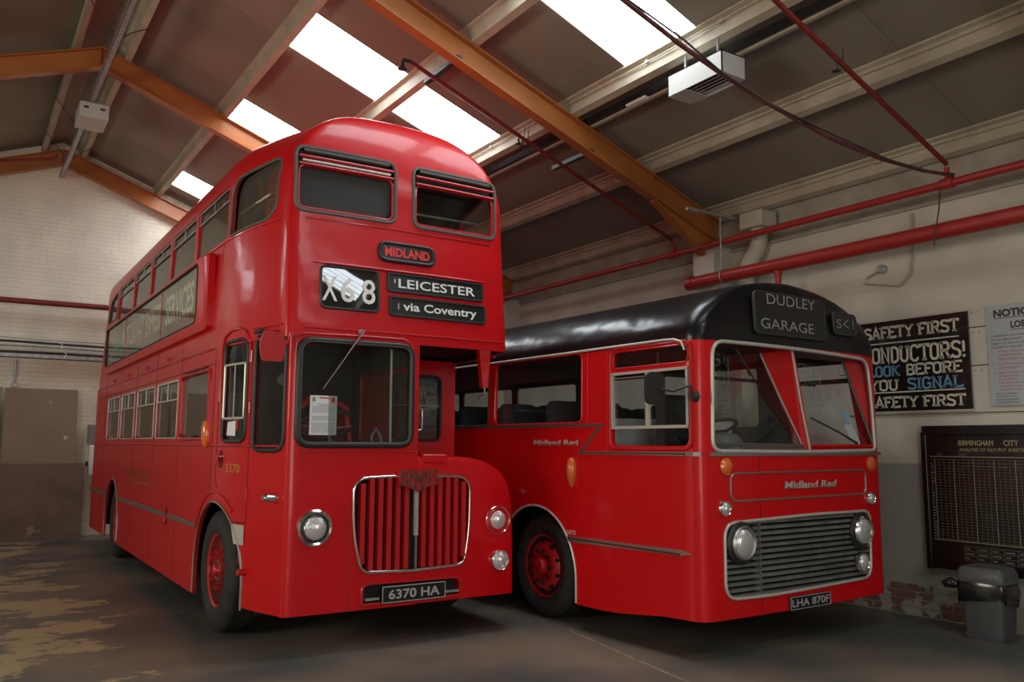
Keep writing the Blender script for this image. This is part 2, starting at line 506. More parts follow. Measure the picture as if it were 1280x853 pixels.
# exposed brickwork at the foot of the right wall, each brick its own piece
BRICKM = noisy('flaking_brick', (0.15, 0.075, 0.052), (0.29, 0.28, 0.235), 5, 0.85, lo=0.49, hi=0.53, bump=0.5, bscale=50, coords='World')
bb = None
random.seed(11)
brick_meshes = []
for k in range(5):
    mb = MB(); j = lambda: random.uniform(-0.004, 0.004)
    x0, x1, y0, y1, z0, z1 = -0.006, 0.05, 0.0, 0.212, 0.0, 0.063
    p = [(x0+j(), y0+j(), z0+j()), (x1, y0, z0), (x1, y1, z0), (x0+j(), y1+j(), z0+j()),
         (x0+j(), y0+j(), z1+j()), (x1, y0, z1), (x1, y1, z1), (x0+j(), y1+j(), z1+j())]
    mb.hexa(p); o = mb.build('brick', BRICKM, wr); brick_meshes.append(o)
first = [True]*5
for row in range(6):
    for cidx in range(-1, 12):
        y = 3.15 + cidx*0.225 + (0.1125 if row % 2 else 0); z = 0.012 + row*0.073
        nz = noise.noise(Vector((y*1.7, z*4.0, 3.1)))
        if y > 5.75 or (nz < (row-2)*0.10 - 0.16) or (row == 5 and nz < 0.12): continue
        k = random.randrange(5)
        if first[k]: brick_meshes[k].location = (WX, y, z); first[k] = False
        else: place(brick_meshes[k], wr, (WX + random.uniform(-.003, .004), y, z))

wb = MB()
wb.add([(LX, YB_, 0), (WX, YB_, 0), (WX, YB_, zroof(WX)+0.28), (RX, YB_, 6.98), (LX, YB_, zroof(LX)+0.28),
        (LX, YB_+0.25, 0), (WX, YB_+0.25, 0), (WX, YB_+0.25, zroof(WX)+0.28), (RX, YB_+0.25, 6.98), (LX, YB_+0.25, zroof(LX)+0.28)],
       [(0,1,2,3,4), (9,8,7,6,5), (0,5,6,1), (1,6,7,2), (2,7,8,3), (3,8,9,4), (4,9,5,0)])
wb = wb.build('wall_back', WALLB); tag(wb, kind='structure')
# left wall with a high window
wl = MB().box(LX-0.25, LX, YF, YB_, 0, 2.1).box(LX-0.25, LX, YF, YB_, 3.7, zroof(LX)+0.28)
for a, b_ in ((YF, 4.1), (7.7, YB_)): wl.box(LX-0.25, LX, a, b_, 2.1, 3.7)
wl = wl.build('wall_left', WALLL); tag(wl, kind='structure')
FROST = glass('frosted_glass', (0.8, 0.8, 0.78), 1.0, 0.3)
for i, (a, b_) in enumerate(((4.1, 7.7),)):
    wn = MB().box(LX-0.16, LX-0.15, a, b_, 2.1, 3.7).build('window_%d' % (i+1), FROST); tag(wn, kind='structure')
    fr_ = MB()
    for q in range(5):
        yy = a + (b_-a)*q/4; fr_.box(LX-0.18, LX-0.13, yy-0.025, yy+0.025, 2.1, 3.7)
    fr_.box(LX-0.18, LX-0.13, a, b_, 2.1, 2.15).box(LX-0.18, LX-0.13, a, b_, 3.65, 3.7).build('window_frame', WHITE, wn)
# front wall behind the photographer with the open vehicle doorway
wf = MB().box(LX, -4.4, YF-0.25, YF, 0, 7.1).box(0.4, WX, YF-0.25, YF, 0, 7.1).box(-4.4, 0.4, YF-0.25, YF, 3.9, 7.1)
wf = wf.build('wall_front', WALLL); tag(wf, kind='structure')

# --- roof: lining panels between purlins, rooflights, rafters, purlins
LINING = noisy('roof_lining_board', (0.20, 0.175, 0.140), (0.27, 0.24, 0.19), 0.9, 0.75, lo=0.3, hi=0.7)
ROOFM = mat('roof_sheet', (0.2, 0.2, 0.2), 0.8)
PURLM = noisy('cream_purlin_paint', (0.38, 0.335, 0.245), (0.50, 0.45, 0.345), 3, 0.6)
RAFTM = noisy('orange_brown_steel_paint', (0.36, 0.115, 0.028), (0.46, 0.165, 0.040), 2.2, 0.42, lo=0.3, hi=0.75)
LAPM = mat('grey_lap_strip', (0.7, 0.72, 0.72), 0.6)
RLM = mat('rooflight_sheet', (0.8, 0.85, 0.85), 0.6)
def _rl():
    b = RLM.node_tree.nodes['Principled BSDF']
    b.inputs['Emission Color'].default_value = (0.86, 0.94, 1.0, 1)
    b.inputs['Emission Strength'].default_value = ROOFLIGHT_STRENGTH
_rl()
PUR = [0.34, 1.62, 2.92, 4.19, 5.33, 6.45]     # purlin offsets from the ridge (lower corner)
ceil = MB()
th = 0.17
def slope_pt(side, d, y, dz): return (RX + side*d, y, 6.70 - SL*d + dz)
for s_ in (1, -1):
    q = [slope_pt(s_, 0, YF, 0.30), slope_pt(s_, 6.85, YF, 0.30), slope_pt(s_, 6.85, YB_, 0.30), slope_pt(s_, 0, YB_, 0.30)]
    ceil.hexa(q + [(a, b_, c+0.06) for a, b_, c in q])
ceil = ceil.build('ceiling', ROOFM); tag(ceil, kind='structure')
bays = [0.0] + PUR[:]
rl_bays = (2, 3)   # between purlins 1.62-2.92 and 2.92-4.19
cuts = [0.0] + [p for p in PUR] + [6.75]
panel_cache = {}
def lining(s_, d0, d1, y0, y1):
    g = 0.002
    key = (s_, d0, d1, round(y1-y0, 3))
    if key in panel_cache: return place(panel_cache[key], ceil, (0, y0, 0))
    q = [(RX+s_*d0, g, 6.70-SL*d0+th), (RX+s_*d1, g, 6.70-SL*d1+th), (RX+s_*d1, y1-y0-g, 6.70-SL*d1+th), (RX+s_*d0, y1-y0-g, 6.70-SL*d0+th)]
    o = MB().hexa(q + [(a, b_, c+0.02) for a, b_, c in q]).build('ceiling_panel', LINING, ceil)
    o.location = (0, y0, 0); panel_cache[key] = o; return o
nwin = 2
for s_ in (1, -1):
    for bi in range(len(cuts)-1):
        d0, d1 = cuts[bi], cuts[bi+1]
        segs = []
        if bi in (rl_bays if s_ > 0 else (3, 4)):  # left slope: openings for the added, unseen rooflights
            y = YF
            for a, b_ in (LIGHTROWS if s_ > 0 else LIGHTROWS[6:]):
                segs.append((y, a)); y = b_
            segs.append((y, YB_))
        else: segs = [(YF, YB_)]
        for a, b_ in segs:
            n = max(1, round((b_-a)/1.85)); st = (b_-a)/n
            for k in range(n): lining(s_, d0, d1, a+k*st, a+(k+1)*st)
    for a, b_ in (LIGHTROWS if s_ > 0 else LIGHTROWS[6:]):  # left slope: out-of-view rooflights, added to brighten the left and back walls
        for bi in (rl_bays if s_ > 0 else (3, 4)):
            d0, d1 = cuts[bi], cuts[bi+1]
            n = 24; vs, fs = [], []
            for k in range(n+1):   # corrugated translucent sheet
                y = a + (b_-a)*k/n; dz = th + 0.02 + 0.018*math.sin(2*PI*k/4)
                vs += [slope_pt(s_, d0, y, dz), slope_pt(s_, d1, y, dz)]
            fs = [(2*k, 2*k+1, 2*k+3, 2*k+2) for k in range(n)]
            wn = MB().add(vs, fs).build('window_%d' % nwin, RLM, None, 60, fix=False); nwin += 1
            tag(wn, kind='structure')
            for fr_q in (0.2, 0.4, 0.6, 0.8):   # side laps of the translucent strips
                y = a + (b_-a)*fr_q
                MB().hexa([slope_pt(s_, d0, y-.006, th-.012), slope_pt(s_, d1, y-.006, th-.012), slope_pt(s_, d1, y+.006, th-.012), slope_pt(s_, d0, y+.006, th-.012),
                           slope_pt(s_, d0, y-.003, th-.004), slope_pt(s_, d1, y-.003, th-.004), slope_pt(s_, d1, y+.003, th-.004), slope_pt(s_, d0, y+.003, th-.004)]).build('lap_strip', LAPM, wn)
            # upstand edging around the opening
            MB().hexa([slope_pt(s_, d0, a-.012, th-.01), slope_pt(s_, d1, a-.012, th-.01), slope_pt(s_, d1, a, th-.01), slope_pt(s_, d0, a, th-.01),
                       slope_pt(s_, d0, a-.012, th+.08), slope_pt(s_, d1, a-.012, th+.08), slope_pt(s_, d1, a, th+.08), slope_pt(s_, d0, a, th+.08)]).build('upstand', PURLM, wn)
# purlins
ordn = ['lowest', 'second lowest', 'third lowest', 'third highest', 'second highest', 'highest']
for s_ in (1, -1):
    for i, d in enumerate(PUR):
        mb = MB(); b0 = 0.085
        # zed section: bottom lip, web, top flange
        def seg(da, db, za, zb):
            q = [slope_pt(s_, d+da, YF, za), slope_pt(s_, d+db, YF, za), slope_pt(s_, d+db, YB_, za), slope_pt(s_, d+da, YB_, za),
                 slope_pt(s_, d+da, YF, zb), slope_pt(s_, d+db, YF, zb), slope_pt(s_, d+db, YB_, zb), slope_pt(s_, d+da, YB_, zb)]
            mb.hexa(q)
        seg(-0.075, 0.0, 0.004, 0.16)
        seg(-0.12, -0.075, 0.145, 0.165)
        side = 'right' if s_ > 0 else 'left'
        o = mb.build('roof_purlin', PURLM)
        tag(o, 'cream painted roof purlin, %s of the six on the %s slope' % (ordn[5-i], side), 'purlin', 'purlins of the roof')
        # thin cable clipped along the purlin
        if s_ > 0 and i >= 3:
            mb = MB()
            pts = [slope_pt(1, d-0.10 + 0.006*math.sin(y*2.3), y, 0.10+0.004*math.sin(y*3.1)) for y in [k*0.5-1 for k in range(35)]]
            mb.tube(pts, 0.008, 6)
            for y in [1.0+k*0.95 for k in range(16)]: mb.box(RX+d-0.112, RX+d-0.085, y, y+0.03, 6.70-SL*d+0.125, 6.70-SL*d+0.155)
            mb.build('clipped_cable', PURLM, o, 50)
    # ridge capping board only seen as the joint
# rafters : I-section along each slope
FNAME = {7.05: ('nearest', 'ending above the black-roofed bus'), 11.65: ('middle', 'behind the double decker roof'), 16.25: ('end', 'lying along the back gable wall'), 2.45: ('overhead', 'above the photographer'), -2.15: ('rear', 'behind the photographer'), -6.75: ('front', 'along the front wall')}
for fy in FRAMES:
    for s_ in (1, -1):
        mb = MB()
        def bar(d0, d1, ya, yb, zt0, zb0, zt1=None, zb1=None):
            zt1 = zt0 if zt1 is None else zt1; zb1 = zb0 if zb1 is None else zb1
            mb.hexa([slope_pt(s_, d0, ya, zb0), slope_pt(s_, d1, ya, zb1), slope_pt(s_, d1, yb, zb1), slope_pt(s_, d0, yb, zb0),
                     slope_pt(s_, d0, ya, zt0), slope_pt(s_, d1, ya, zt1), slope_pt(s_, d1, yb, zt1), slope_pt(s_, d0, yb, zt0)])
        e_ = 6.42
        bar(0, e_, fy-0.065, fy+0.065, 0.0, -0.016)
        bar(0, e_, fy-0.006, fy+0.006, -0.016, -0.264)
        bar(0, e_, fy-0.065, fy+0.065, -0.264, -0.28)
        # haunch under the foot
        bar(5.35, e_, fy-0.005, fy+0.005, -0.28, -0.285, -0.28, -0.62)
        bar(5.35, e_, fy-0.06, fy+0.06, -0.285, -0.30, -0.62, -0.635)
        for d in (0.02, 5.3): bar(d, d+0.014, fy-0.06, fy+0.06, -0.016, -0.27)
        o = mb.build('roof_rafter', RAFTM)
        w1, w2 = FNAME[fy]
        tag(o, 'orange-brown steel rafter of the %s frame, %s slope, %s' % (w1, 'right' if s_ > 0 else 'left', w2), 'rafter', 'steel rafters of the roof')
# wall piers under the rafter feet
for fy in FRAMES[1:-1]:
    p_ = MB().bbox(WX-0.32, WX+0.01, fy-0.17, fy+0.17, 0, 3.98, 0.008).build('pier', WALLR, wr)

# --- back wall furniture
REDPIPE = mat('red_pipe_paint', (0.36, 0.025, 0.018), 0.4, coat=0.2)
REDPIPE2 = noisy('dull_red_pipe_paint', (0.15, 0.014, 0.013), (0.22, 0.022, 0.02), 12, 0.45)
GALV = noisy('galvanised_steel', (0.30, 0.31, 0.31), (0.46, 0.47, 0.47), 14, 0.45, metal=0.5)
CABLE = mat('dark_cable', (0.03, 0.03, 0.032), 0.5)
t = MB().tube([(LX+0.05, 16.24, 3.93), (2.6, 16.24, 3.965), (WX-0.35, 16.24, 3.99)], 0.05, 12).build('sprinkler_pipe', REDPIPE2, None, 50)
tag(t, 'thick red pipe running straight across the back wall', 'pipe')
t = thing('cable_tray', 'perforated grey tray of cables across the back wall, below the red pipe', 'cable tray', (0, 16.36, 3.0))
MB().box(LX+0.1, 6.5, -0.10, 0.0, 0.0, 0.012).box(LX+0.1, 6.5, -0.10, -0.094, 0.0, 0.07).build('tray', GALV, t)
for i, (zz, rr_, mm) in enumerate(((0.10, 0.022, CABLE), (0.20, 0.016, GALV), (0.27, 0.02, CABLE), (0.34, 0.014, ALULIGHT))):
    MB().tube([(LX+0.1 + k*0.6, -0.05, zz + 0.008*math.sin(k*1.3+i)) for k in range(20)], rr_, 8).build('cable', mm, t, 50)
MB().tube([(1.25, -0.09, 0.37), (1.35, -0.12, 0.30), (1.45, -0.10, 0.26), (1.43, -0.12, 0.16), (1.52, -0.1, 0.10), (1.48, -0.1, 0.02)], 0.006, 6).build('white_wire', WHITE, t)
t = thing('conduit', 'vertical grey conduit drop above the leaning boards', 'conduit', (0.78, 16.36, 2.5))
MB().tube([(0, -0.03, 0.05), (0, -0.03, 0.47)], 0.022, 8).build('tube', GALV, t, 50)
MB().bbox(-0.05, 0.05, -0.07, 0, 0.0, 0.07, 0.01).build('box_end', GALV, t)
# leaning boards
BOARDM = noisy('stained_chipboard', (0.25, 0.175, 0.125), (0.30, 0.215, 0.155), 1.6, 0.85)
def _bd(M, sc, thr, c):
    b = M.node_tree.nodes['Principled BSDF']
    src = b.inputs['Base Color'].links[0].from_socket
    tc = N(M, 'ShaderNodeTexCoord'); nz = N(M, 'ShaderNodeTexNoise', Scale=sc, Detail=8.0); L(M, tc.outputs['Object'], nz.inputs['Vector'])
    cr = N(M, 'ShaderNodeValToRGB'); cr.color_ramp.elements[0].position = thr; cr.color_ramp.elements[1].position = thr+0.03
    L(M, nz.outputs['Fac'], cr.inputs[0])
    mx = N(M, 'ShaderNodeMixRGB'); mx.inputs[2].default_value = (*c, 1); L(M, cr.outputs[0], mx.inputs[0]); L(M, src, mx.inputs[1]); L(M, mx.outputs[0], b.inputs['Base Color'])
_bd(BOARDM, 6.0, 0.70, (0.6, 0.56, 0.47))
BOARDM2 = noisy('brown_scuffed_board', (0.12, 0.078, 0.058), (0.17, 0.115, 0.085), 2.2, 0.8)
_bd(BOARDM2, 2.4, 0.66, (0.24, 0.18, 0.14))
def board(name, x0, x1, z0, z1, y0, y1, M, label):
    o = MB().hexa([(x0, y0-0.012, z0), (x1, y0-0.012, z0), (x1, y0+0.012, z0), (x0, y0+0.012, z0), (x0, y1-0.012, z1), (x1-0.03, y1-0.012, z1-0.0), (x1-0.03, y1+0.012, z1), (x0, y1+0.012, z1)]).build(name, M)
    return tag(o, label, 'board')
board('tall_board', 0.66, 1.77, 0.0, 2.49, 16.02, 16.32, BOARDM, 'tall pale brown board with paint spots leaning on the back wall')
board('tall_board', -0.6, 0.64, 0.0, 2.50, 15.98, 16.30, BOARDM, 'tall pale brown board at the left edge of the photo, leaning on the back wall')
board('low_board', -0.75, 1.88, 0.0, 1.24, 15.86, 16.02, BOARDM2, 'dark brown scuffed board standing in front of the tall pale boards')
t = thing('electric_cabinet', 'white electric cabinet on the back wall beside the boards', 'cabinet', (2.13, 16.4, 1.02))
MB().bbox(-0.16, 0.16, -0.16, 0, 0, 0.52, 0.008).build('case', WHITE, t)
MB().bbox(-0.15, -0.01, -0.172, -0.16, 0.02, 0.50, 0.004).build('door', WHITE, t)
MB().bbox(0.01, 0.15, -0.172, -0.16, 0.02, 0.50, 0.004).build('door', WHITE, t)
MB().tube([(-0.2, -0.08, 0.2), (-0.16, -0.08, 0.2)], 0.04, 10).build('gland', CABLE, t)
t = MB().bbox(1.94, 2.25, 16.30, 16.40, 1.56, 1.90, 0.01).build('switch_box', mat('grey_box_paint', (0.22, 0.23, 0.24), 0.5))
tag(t, 'grey switch box on the back wall above the white cabinet', 'box')

# --- ridge trunking and light
t = thing('ridge_trunking', 'long galvanised lighting trunking hung under the ridge', 'trunking', (1.24, 0, 6.15))
q = MB().box(-0.035, 0.035, 1.0, 16.1, 0.0, 0.006).box(-0.035, -0.030, 1.0, 16.1, 0, 0.06).box(0.030, 0.035, 1.0, 16.1, 0, 0.06)
q.build('channel', GALV, t)
hg = None
for fy in (2.45, 7.05, 11.65, 15.9):
    hg = MB().tube([(0, fy, 0.05), (0.02, fy, 0.33)], 0.008, 6).build('hanger', GALV, t)
for fy in (4.2, 8.9, 10.2, 13.6, 15.2):
    MB().tube([(0, fy, 0.05), (0.18, fy+0.1, 0.24), (0.36, fy+0.25, 0.40)], 0.006, 5).build('guy_wire', CABLE, t)
    MB().tube([(0, fy, 0.05), (-0.18, fy-0.1, 0.24), (-0.36, fy-0.25, 0.40)], 0.006, 5).build('guy_wire', CABLE, t)
LITEBOX = mat('grey_white_enamel', (0.50, 0.51, 0.48), 0.45)
t = thing('junction_light', 'grey-white box light fixed to the ridge trunking', 'light fitting', (1.27, 12.45, 5.93))
MB().bbox(-0.18, 0.18, -0.28, 0.28, 0.0, 0.215, 0.012).build('housing', LITEBOX, t)
for sx_ in (-0.10, 0.10): MB().box(sx_-0.03, sx_+0.03, -0.286, -0.28, 0.12, 0.15).build('vent', DARKTRIM, t)
# short red branch pipe at the left slope near the back
t = MB().tube([(-3.2, 14.2, 4.9), (0.95, 14.2, 5.88), (1.02, 14.2, 5.92), (1.03, 14.2, 5.98)], 0.022, 8).build('branch_pipe', REDPIPE2, None, 50)
tag(t, 'thin red sprinkler branch rising to the ridge on the left slope', 'pipe')

# --- sprinkler pipes, right side
PX = 7.33
t = thing('sprinkler_main', 'long red sprinkler main along the eaves of the right wall, the higher of two', 'pipe', (PX, 0, 3.955))
MB().tube([(0, -3.0, 0.0), (0, 4.6, 0.0), (0, 4.63, 0.0), (0, 16.1, 0.0)], 0.038, 12).build('pipe_run', REDPIPE, t, 50)
for y in (3.98, 7.48, 11.3):
    MB().tube([(0, y-0.06, 0), (0, y+0.06, 0)], 0.052, 12).build('tee', REDPIPE, t, 50)
for y in (3.98, 7.48, 11.3): MB().tube([(0, y, 0), (0, y, 0.15)], 0.024, 8).build('riser', REDPIPE, t, 50)
for i, (y, lab) in enumerate(((7.48, 'thin red sprinkler branch sloping up beside the nearest orange rafter'), (3.98, 'thin red sprinkler branch crossing the dark ceiling at the upper right'))):
    t = thing('sprinkler_branch', lab, 'pipe', (PX, y, 4.135))
    x1 = 3.66 if i == 0 else 2.4
    d = PX - x1
    MB().tube([(0, 0, 0), (-0.02, 0, 0.012), (-d, 0, 0.376*d)], 0.022, 8).build('pipe_run', REDPIPE2, t, 50)
    if i == 0:
        MB().tube([(-d, 0, 0.376*d), (-d-0.08, 0.0, 0.376*d+0.0), (-d-0.09, 0, 0.376*d-0.06)], 0.02, 8).build('elbow', CABLE, t, 50)
        MB().lathe([(0, 0.02), (0.03, 0.035), (0.045, 0.05), (0.05, 0.0)], (-d-0.09, 0, 0.376*d-0.06), 'z', 12, -1).build('sprinkler_head', CABLE, t, 40)
    for k in (0.30, 0.62):
        x = -d*k if i == 1 else -2.2 if k < .5 else -2.25
        MB().tube([(x, 0, -0.376*x), (x+0.01, 0, -0.376*x+0.14)], 0.006, 5).build('drop_hanger', CABLE, t)
        MB().lathe([(0, 0.012), (0.05, 0.012), (0.06, 0.04), (0.065, 0)], (x-0.06, 0.02, -0.376*x), 'z', 10, -1).build('sprinkler_head', CABLE, t, 40)
# slotted channel brackets that hold the branch
for i, (x, y, z) in enumerate(((3.98, 7.44, 5.47), (5.68, 7.44, 4.83))):
    t = MB().hexa([(x-0.03, y-0.42, z-0.022), (x+0.03, y-0.42, z-0.022), (x+0.03, y+0.30, z-0.022), (x-0.03, y+0.30, z-0.022),
                   (x-0.03, y-0.42, z+0.022), (x+0.03, y-0.42, z+0.022), (x+0.03, y+0.30, z+0.022), (x-0.03, y+0.30, z+0.022)]).build('slotted_bracket', mat('bracket_steel', (0.08, 0.08, 0.07), 0.5, 0.6))
    tag(t, 'dark slotted steel bracket on the orange rafter, the %s one' % ('upper' if i == 0 else 'lower'), 'bracket')
t = thing('water_main', 'thick red pipe ending above the black-roofed bus, the lower of two', 'pipe', (7.30, 0, 3.535))
MB().tube([(0, 7.17, 0), (0, -3.0, -0.03)], 0.075, 16).build('pipe_run', REDPIPE, t, 50)
MB().tube([(0, 7.19, 0), (0, 7.10, 0)], 0.083, 16).build('end_cap', REDPIPE, t, 50)
MB().tube([(0, 5.86, 0), (0, 5.86, -0.62)], 0.032, 10).build('drop_pipe', REDPIPE, t, 50)
MB().tube([(0, 5.86, -0.05), (0, 5.86, -0.11)], 0.045, 10).build('collar', REDPIPE, t, 50)
t = thing('pipe_hanger', 'thin rod hanger with loop holding the thick red pipe', 'hanger', (7.30, 6.62, 3.45))
MB().tube([(-0.045, 0, 0.165), (-0.045, 0, 0.775)], 0.009, 6).build('rod', GALV, t, 50)
MB().tube([(0.085*math.cos(a*PI/8), 0, 0.085+0.085*math.sin(a*PI/8)) for a in range(16)], 0.008, 6, closed=True).build('loop', GALV, t, 50)
t = MB().box(6.72, 7.60, 6.60, 6.64, 4.23, 4.265).build('support_strut', GALV); tag(t, 'grey steel strut under the rafter foot carrying the pipe rod', 'strut')
t = thing('downpipe', 'cream swan-neck downpipe with square hopper by the rafter foot', 'downpipe', (7.60, 6.35, 0))
CREAMP = noisy('cream_pipe_paint', (0.50, 0.46, 0.36), (0.60, 0.56, 0.46), 5, 0.6)
MB().bbox(-0.15, 0.12, -0.16, 0.16, 4.08, 4.27, 0.01).build('hopper', CREAMP, t)
MB().tube([(0, 0, 4.10), (0, 0, 3.95), (0, 0.03, 3.86), (0, 0.17, 3.68), (0, 0.20, 3.58), (0, 0.20, 3.40), (0, 0.20, 0.0)], 0.095, 16).build('pipe', CREAMP, t, 50)
# sagging cable and loose wires
t = thing('slung_cable', 'dark red sagging cable hung from the roof to the red sprinkler main', 'cable', (0, 3.9, 0))
pts = [(1.6, 5.35), (2.4, 4.86), (3.41, 4.47), (3.93, 4.30), (4.31, 4.20), (4.81, 4.09), (5.55, 3.975), (6.2, 3.94), (6.8, 3.955), (7.28, 4.0)]
MB().tube([(a, 0, b_) for a, b_ in pts], 0.017, 8).build('cable', noisy('dark_red_cable', (0.10, 0.02, 0.02), (0.16, 0.05, 0.04), 20, 0.5), t, 60)
MB().tube([(a, -0.025 + 0.02*math.sin(i*1.7), b_+0.01*math.cos(i*2.1)) for i, (a, b_) in enumerate(pts)], 0.007, 6).build('wire', CABLE, t, 60)
t = MB().tube([(7.27, 4.02, 3.90), (7.20, 4.0, 3.7), (7.17, 4.04, 3.45), (7.18, 4.05, 3.38)], 0.006, 6).build('loose_wire', CABLE, None, 60)
tag(t, 'thin dark wire dangling between the two red pipes', 'wire')
t = thing('wall_socket', 'small round grey conduit socket on the right wall', 'socket', (WX, 4.90, 3.37))
MB().lathe([(0, 0.045), (0.05, 0.045), (0.06, 0.035), (0.06, 0)], (0, 0, 0), 'x', 16, -1).build('box', GALV, t, 40)
MB().tube([(-0.03, 0.04, -0.02), (-0.03, 0.16, -0.06), (-0.03, 0.20, -0.12), (-0.03, 0.02, -0.16), (-0.03, -0.18, -0.20), (-0.03, -0.30, -0.10), (-0.03, -0.34, 0.15), (-0.03, -0.35, 0.5)], 0.008, 6).build('cable', GALV, t, 60)

# --- heater box
t = thing('ceiling_heater', 'white box heater with open grille hung from the ceiling', 'heater', (5.45, 5.10, 4.80))
MB().box(-0.15, -0.14, -0.33, 0.33, 0, 0.20).box(0.14, 0.15, -0.33, 0.33, 0, 0.20).box(-0.15, 0.15, -0.33, -0.32, 0, 0.20).box(-0.15, 0.15, 0.32, 0.33, 0, 0.20).box(-0.15, 0.15, -0.33, 0.33, 0.19, 0.20).build('casing', mat('white_stove_enamel', (0.66, 0.68, 0.66), 0.35, coat=0.3), t)
MB().box(-0.14, 0.14, 0.12, 0.32, 0.0, 0.01).build('underside_plate', LITEBOX, t)
MB().box(-0.14, 0.14, -0.32, -0.26, 0.0, 0.01).build('underside_plate', LITEBOX, t)
MB().box(-0.13, 0.13, -0.26, 0.12, 0.05, 0.06).build('inner_plate', DARKTRIM, t)
for k in range(6): MB().tube([(-0.13+k*0.052, -0.26, 0.01), (-0.13+k*0.052, 0.12, 0.01)], 0.004, 5).build('grille_bar', GALV, t)
for y in (-0.2, 0.2): MB().tube([(-0.05, y, 0.19), (-0.05, y, 0.42)], 0.011, 6).build('hanger_rod', GALV, t)
t = thing('tube_light', 'long unlit fluorescent trunking beside the fourth purlin, above the heater', 'light fitting', (5.62, 0, 5.135))
MB().box(-0.02, 0.03, 2.8, 15.5, -0.02, 0.05).build('trunking', mat('black_trunking', (0.012, 0.012, 0.012), 0.5), t)
MB().bbox(-0.04, 0.04, 6.05, 6.35, -0.05, -0.02, 0.01).build('end_box', WHITE, t)
MB().box(0.035, 0.075, 2.8, 15.5, -0.045, 0.0).build('reflector_edge', PURLM, t)

# --- right wall boards and signs (text maps on the wall: left-to-right is -y)
def wallmap(x): return lambda a, b_: (x, -a, b_)
BATT = noisy('white_painted_batten', (0.50, 0.47, 0.40), (0.56, 0.53, 0.46), 5, 0.6)
for k, (z, z1) in enumerate(((1.905, 2.325), (2.333, 2.675), (2.683, 2.86))):
    t = MB().bbox(WX-0.020, WX, 2.2, 5.45, z, z1, 0.003).build('trim_%d' % (k+1), BATT); tag(t, kind='structure')
    for y in (3.98, 4.04): MB().lathe([(0, 0.006), (0.003, 0.004), (0.004, 0)], (WX-0.02, y, z1-0.04), 'x', 8, -1).build('screw', DARKTRIM, t)
MB().box(WX-0.004, WX, 2.2, 5.45, 1.90, 2.86).build('gap_shadow_board', DARKTRIM, wr)

# slab serif stroke lettering
SF = {
 'S': ([[(.62,.78),(.58,.88),(.45,.93),(.22,.93),(.10,.84),(.10,.68),(.2,.57),(.5,.46),(.6,.36),(.6,.18),(.5,.08),(.25,.07),(.12,.13),(.08,.24)]], [], .7),
 'A': ([[(.08,.05),(.38,.95),(.68,.05)], [(.18,.34),(.58,.34)]], [(.08,.05),(.68,.05)], .76),
 'F': ([[(.14,.05),(.14,.95)], [(.14,.93),(.62,.93),(.62,.78)], [(.14,.52),(.5,.52)]], [(.16,.05),(.08,.93)], .66),
 'E': ([[(.14,.05),(.14,.95)], [(.14,.93),(.62,.93),(.62,.80)], [(.14,.52),(.5,.52)], [(.14,.07),(.64,.07),(.64,.20)]], [(.08,.07),(.08,.93)], .7),
 'T': ([[(.36,.05),(.36,.95)], [(.05,.78),(.05,.93),(.67,.93),(.67,.78)]], [(.36,.05)], .72),
 'Y': ([[(.08,.95),(.36,.48),(.64,.95)], [(.36,.48),(.36,.05)]], [(.36,.05),(.08,.95),(.64,.95)], .74),
 'I': ([[(.18,.05),(.18,.95)]], [(.18,.05),(.18,.95)], .36),
 'R': ([[(.14,.05),(.14,.95)], [(.14,.93),(.5,.93),(.62,.84),(.62,.60),(.5,.50),(.14,.50)], [(.42,.50),(.64,.05)]], [(.14,.05),(.66,.05),(.1,.93)], .78),
 'C': ([[(.62,.76),(.55,.90),(.42,.95),(.26,.93),(.12,.80),(.12,.20),(.26,.07),(.42,.05),(.55,.10),(.62,.24)]], [], .72),
 'O': ([[(.36,.94),(.2,.9),(.11,.78),(.11,.22),(.2,.1),(.36,.06),(.52,.1),(.61,.22),(.61,.78),(.52,.9),(.36,.94),(.3,.94)]], [], .72),
 'N': ([[(.14,.05),(.14,.93),(.6,.07),(.6,.95)]], [(.14,.05),(.1,.93),(.6,.95)], .74),
 'D': ([[(.14,.05),(.14,.95)], [(.1,.93),(.42,.93),(.6,.78),(.6,.22),(.42,.07),(.1,.07)]], [], .72),
 'U': ([[(.12,.95),(.12,.24),(.22,.1),(.36,.06),(.5,.1),(.6,.24),(.6,.95)]], [(.12,.95),(.6,.95)], .74),
 'L': ([[(.14,.95),(.14,.07),(.62,.07),(.62,.24)]], [(.14,.95),(.08,.07)], .68),
 'K': ([[(.14,.05),(.14,.95)], [(.6,.93),(.16,.45)], [(.30,.58),(.64,.05)]], [(.14,.05),(.14,.95),(.62,.93),(.64,.05)], .76),
 'B': ([[(.14,.05),(.14,.95)], [(.1,.93),(.48,.93),(.58,.84),(.58,.62),(.48,.52),(.14,.52)], [(.48,.52),(.62,.42),(.62,.18),(.5,.07),(.1,.07)]], [], .72),
 'G': ([[(.62,.76),(.52,.92),(.36,.95),(.2,.9),(.11,.78),(.11,.22),(.2,.1),(.36,.06),(.52,.1),(.62,.2),(.62,.46),(.4,.46)]], [], .74),
 '!': ([[(.16,.95),(.16,.34)], [(.16,.18),(.16,.04)]], [], .32),
 ' ': ([], [], .38),
}
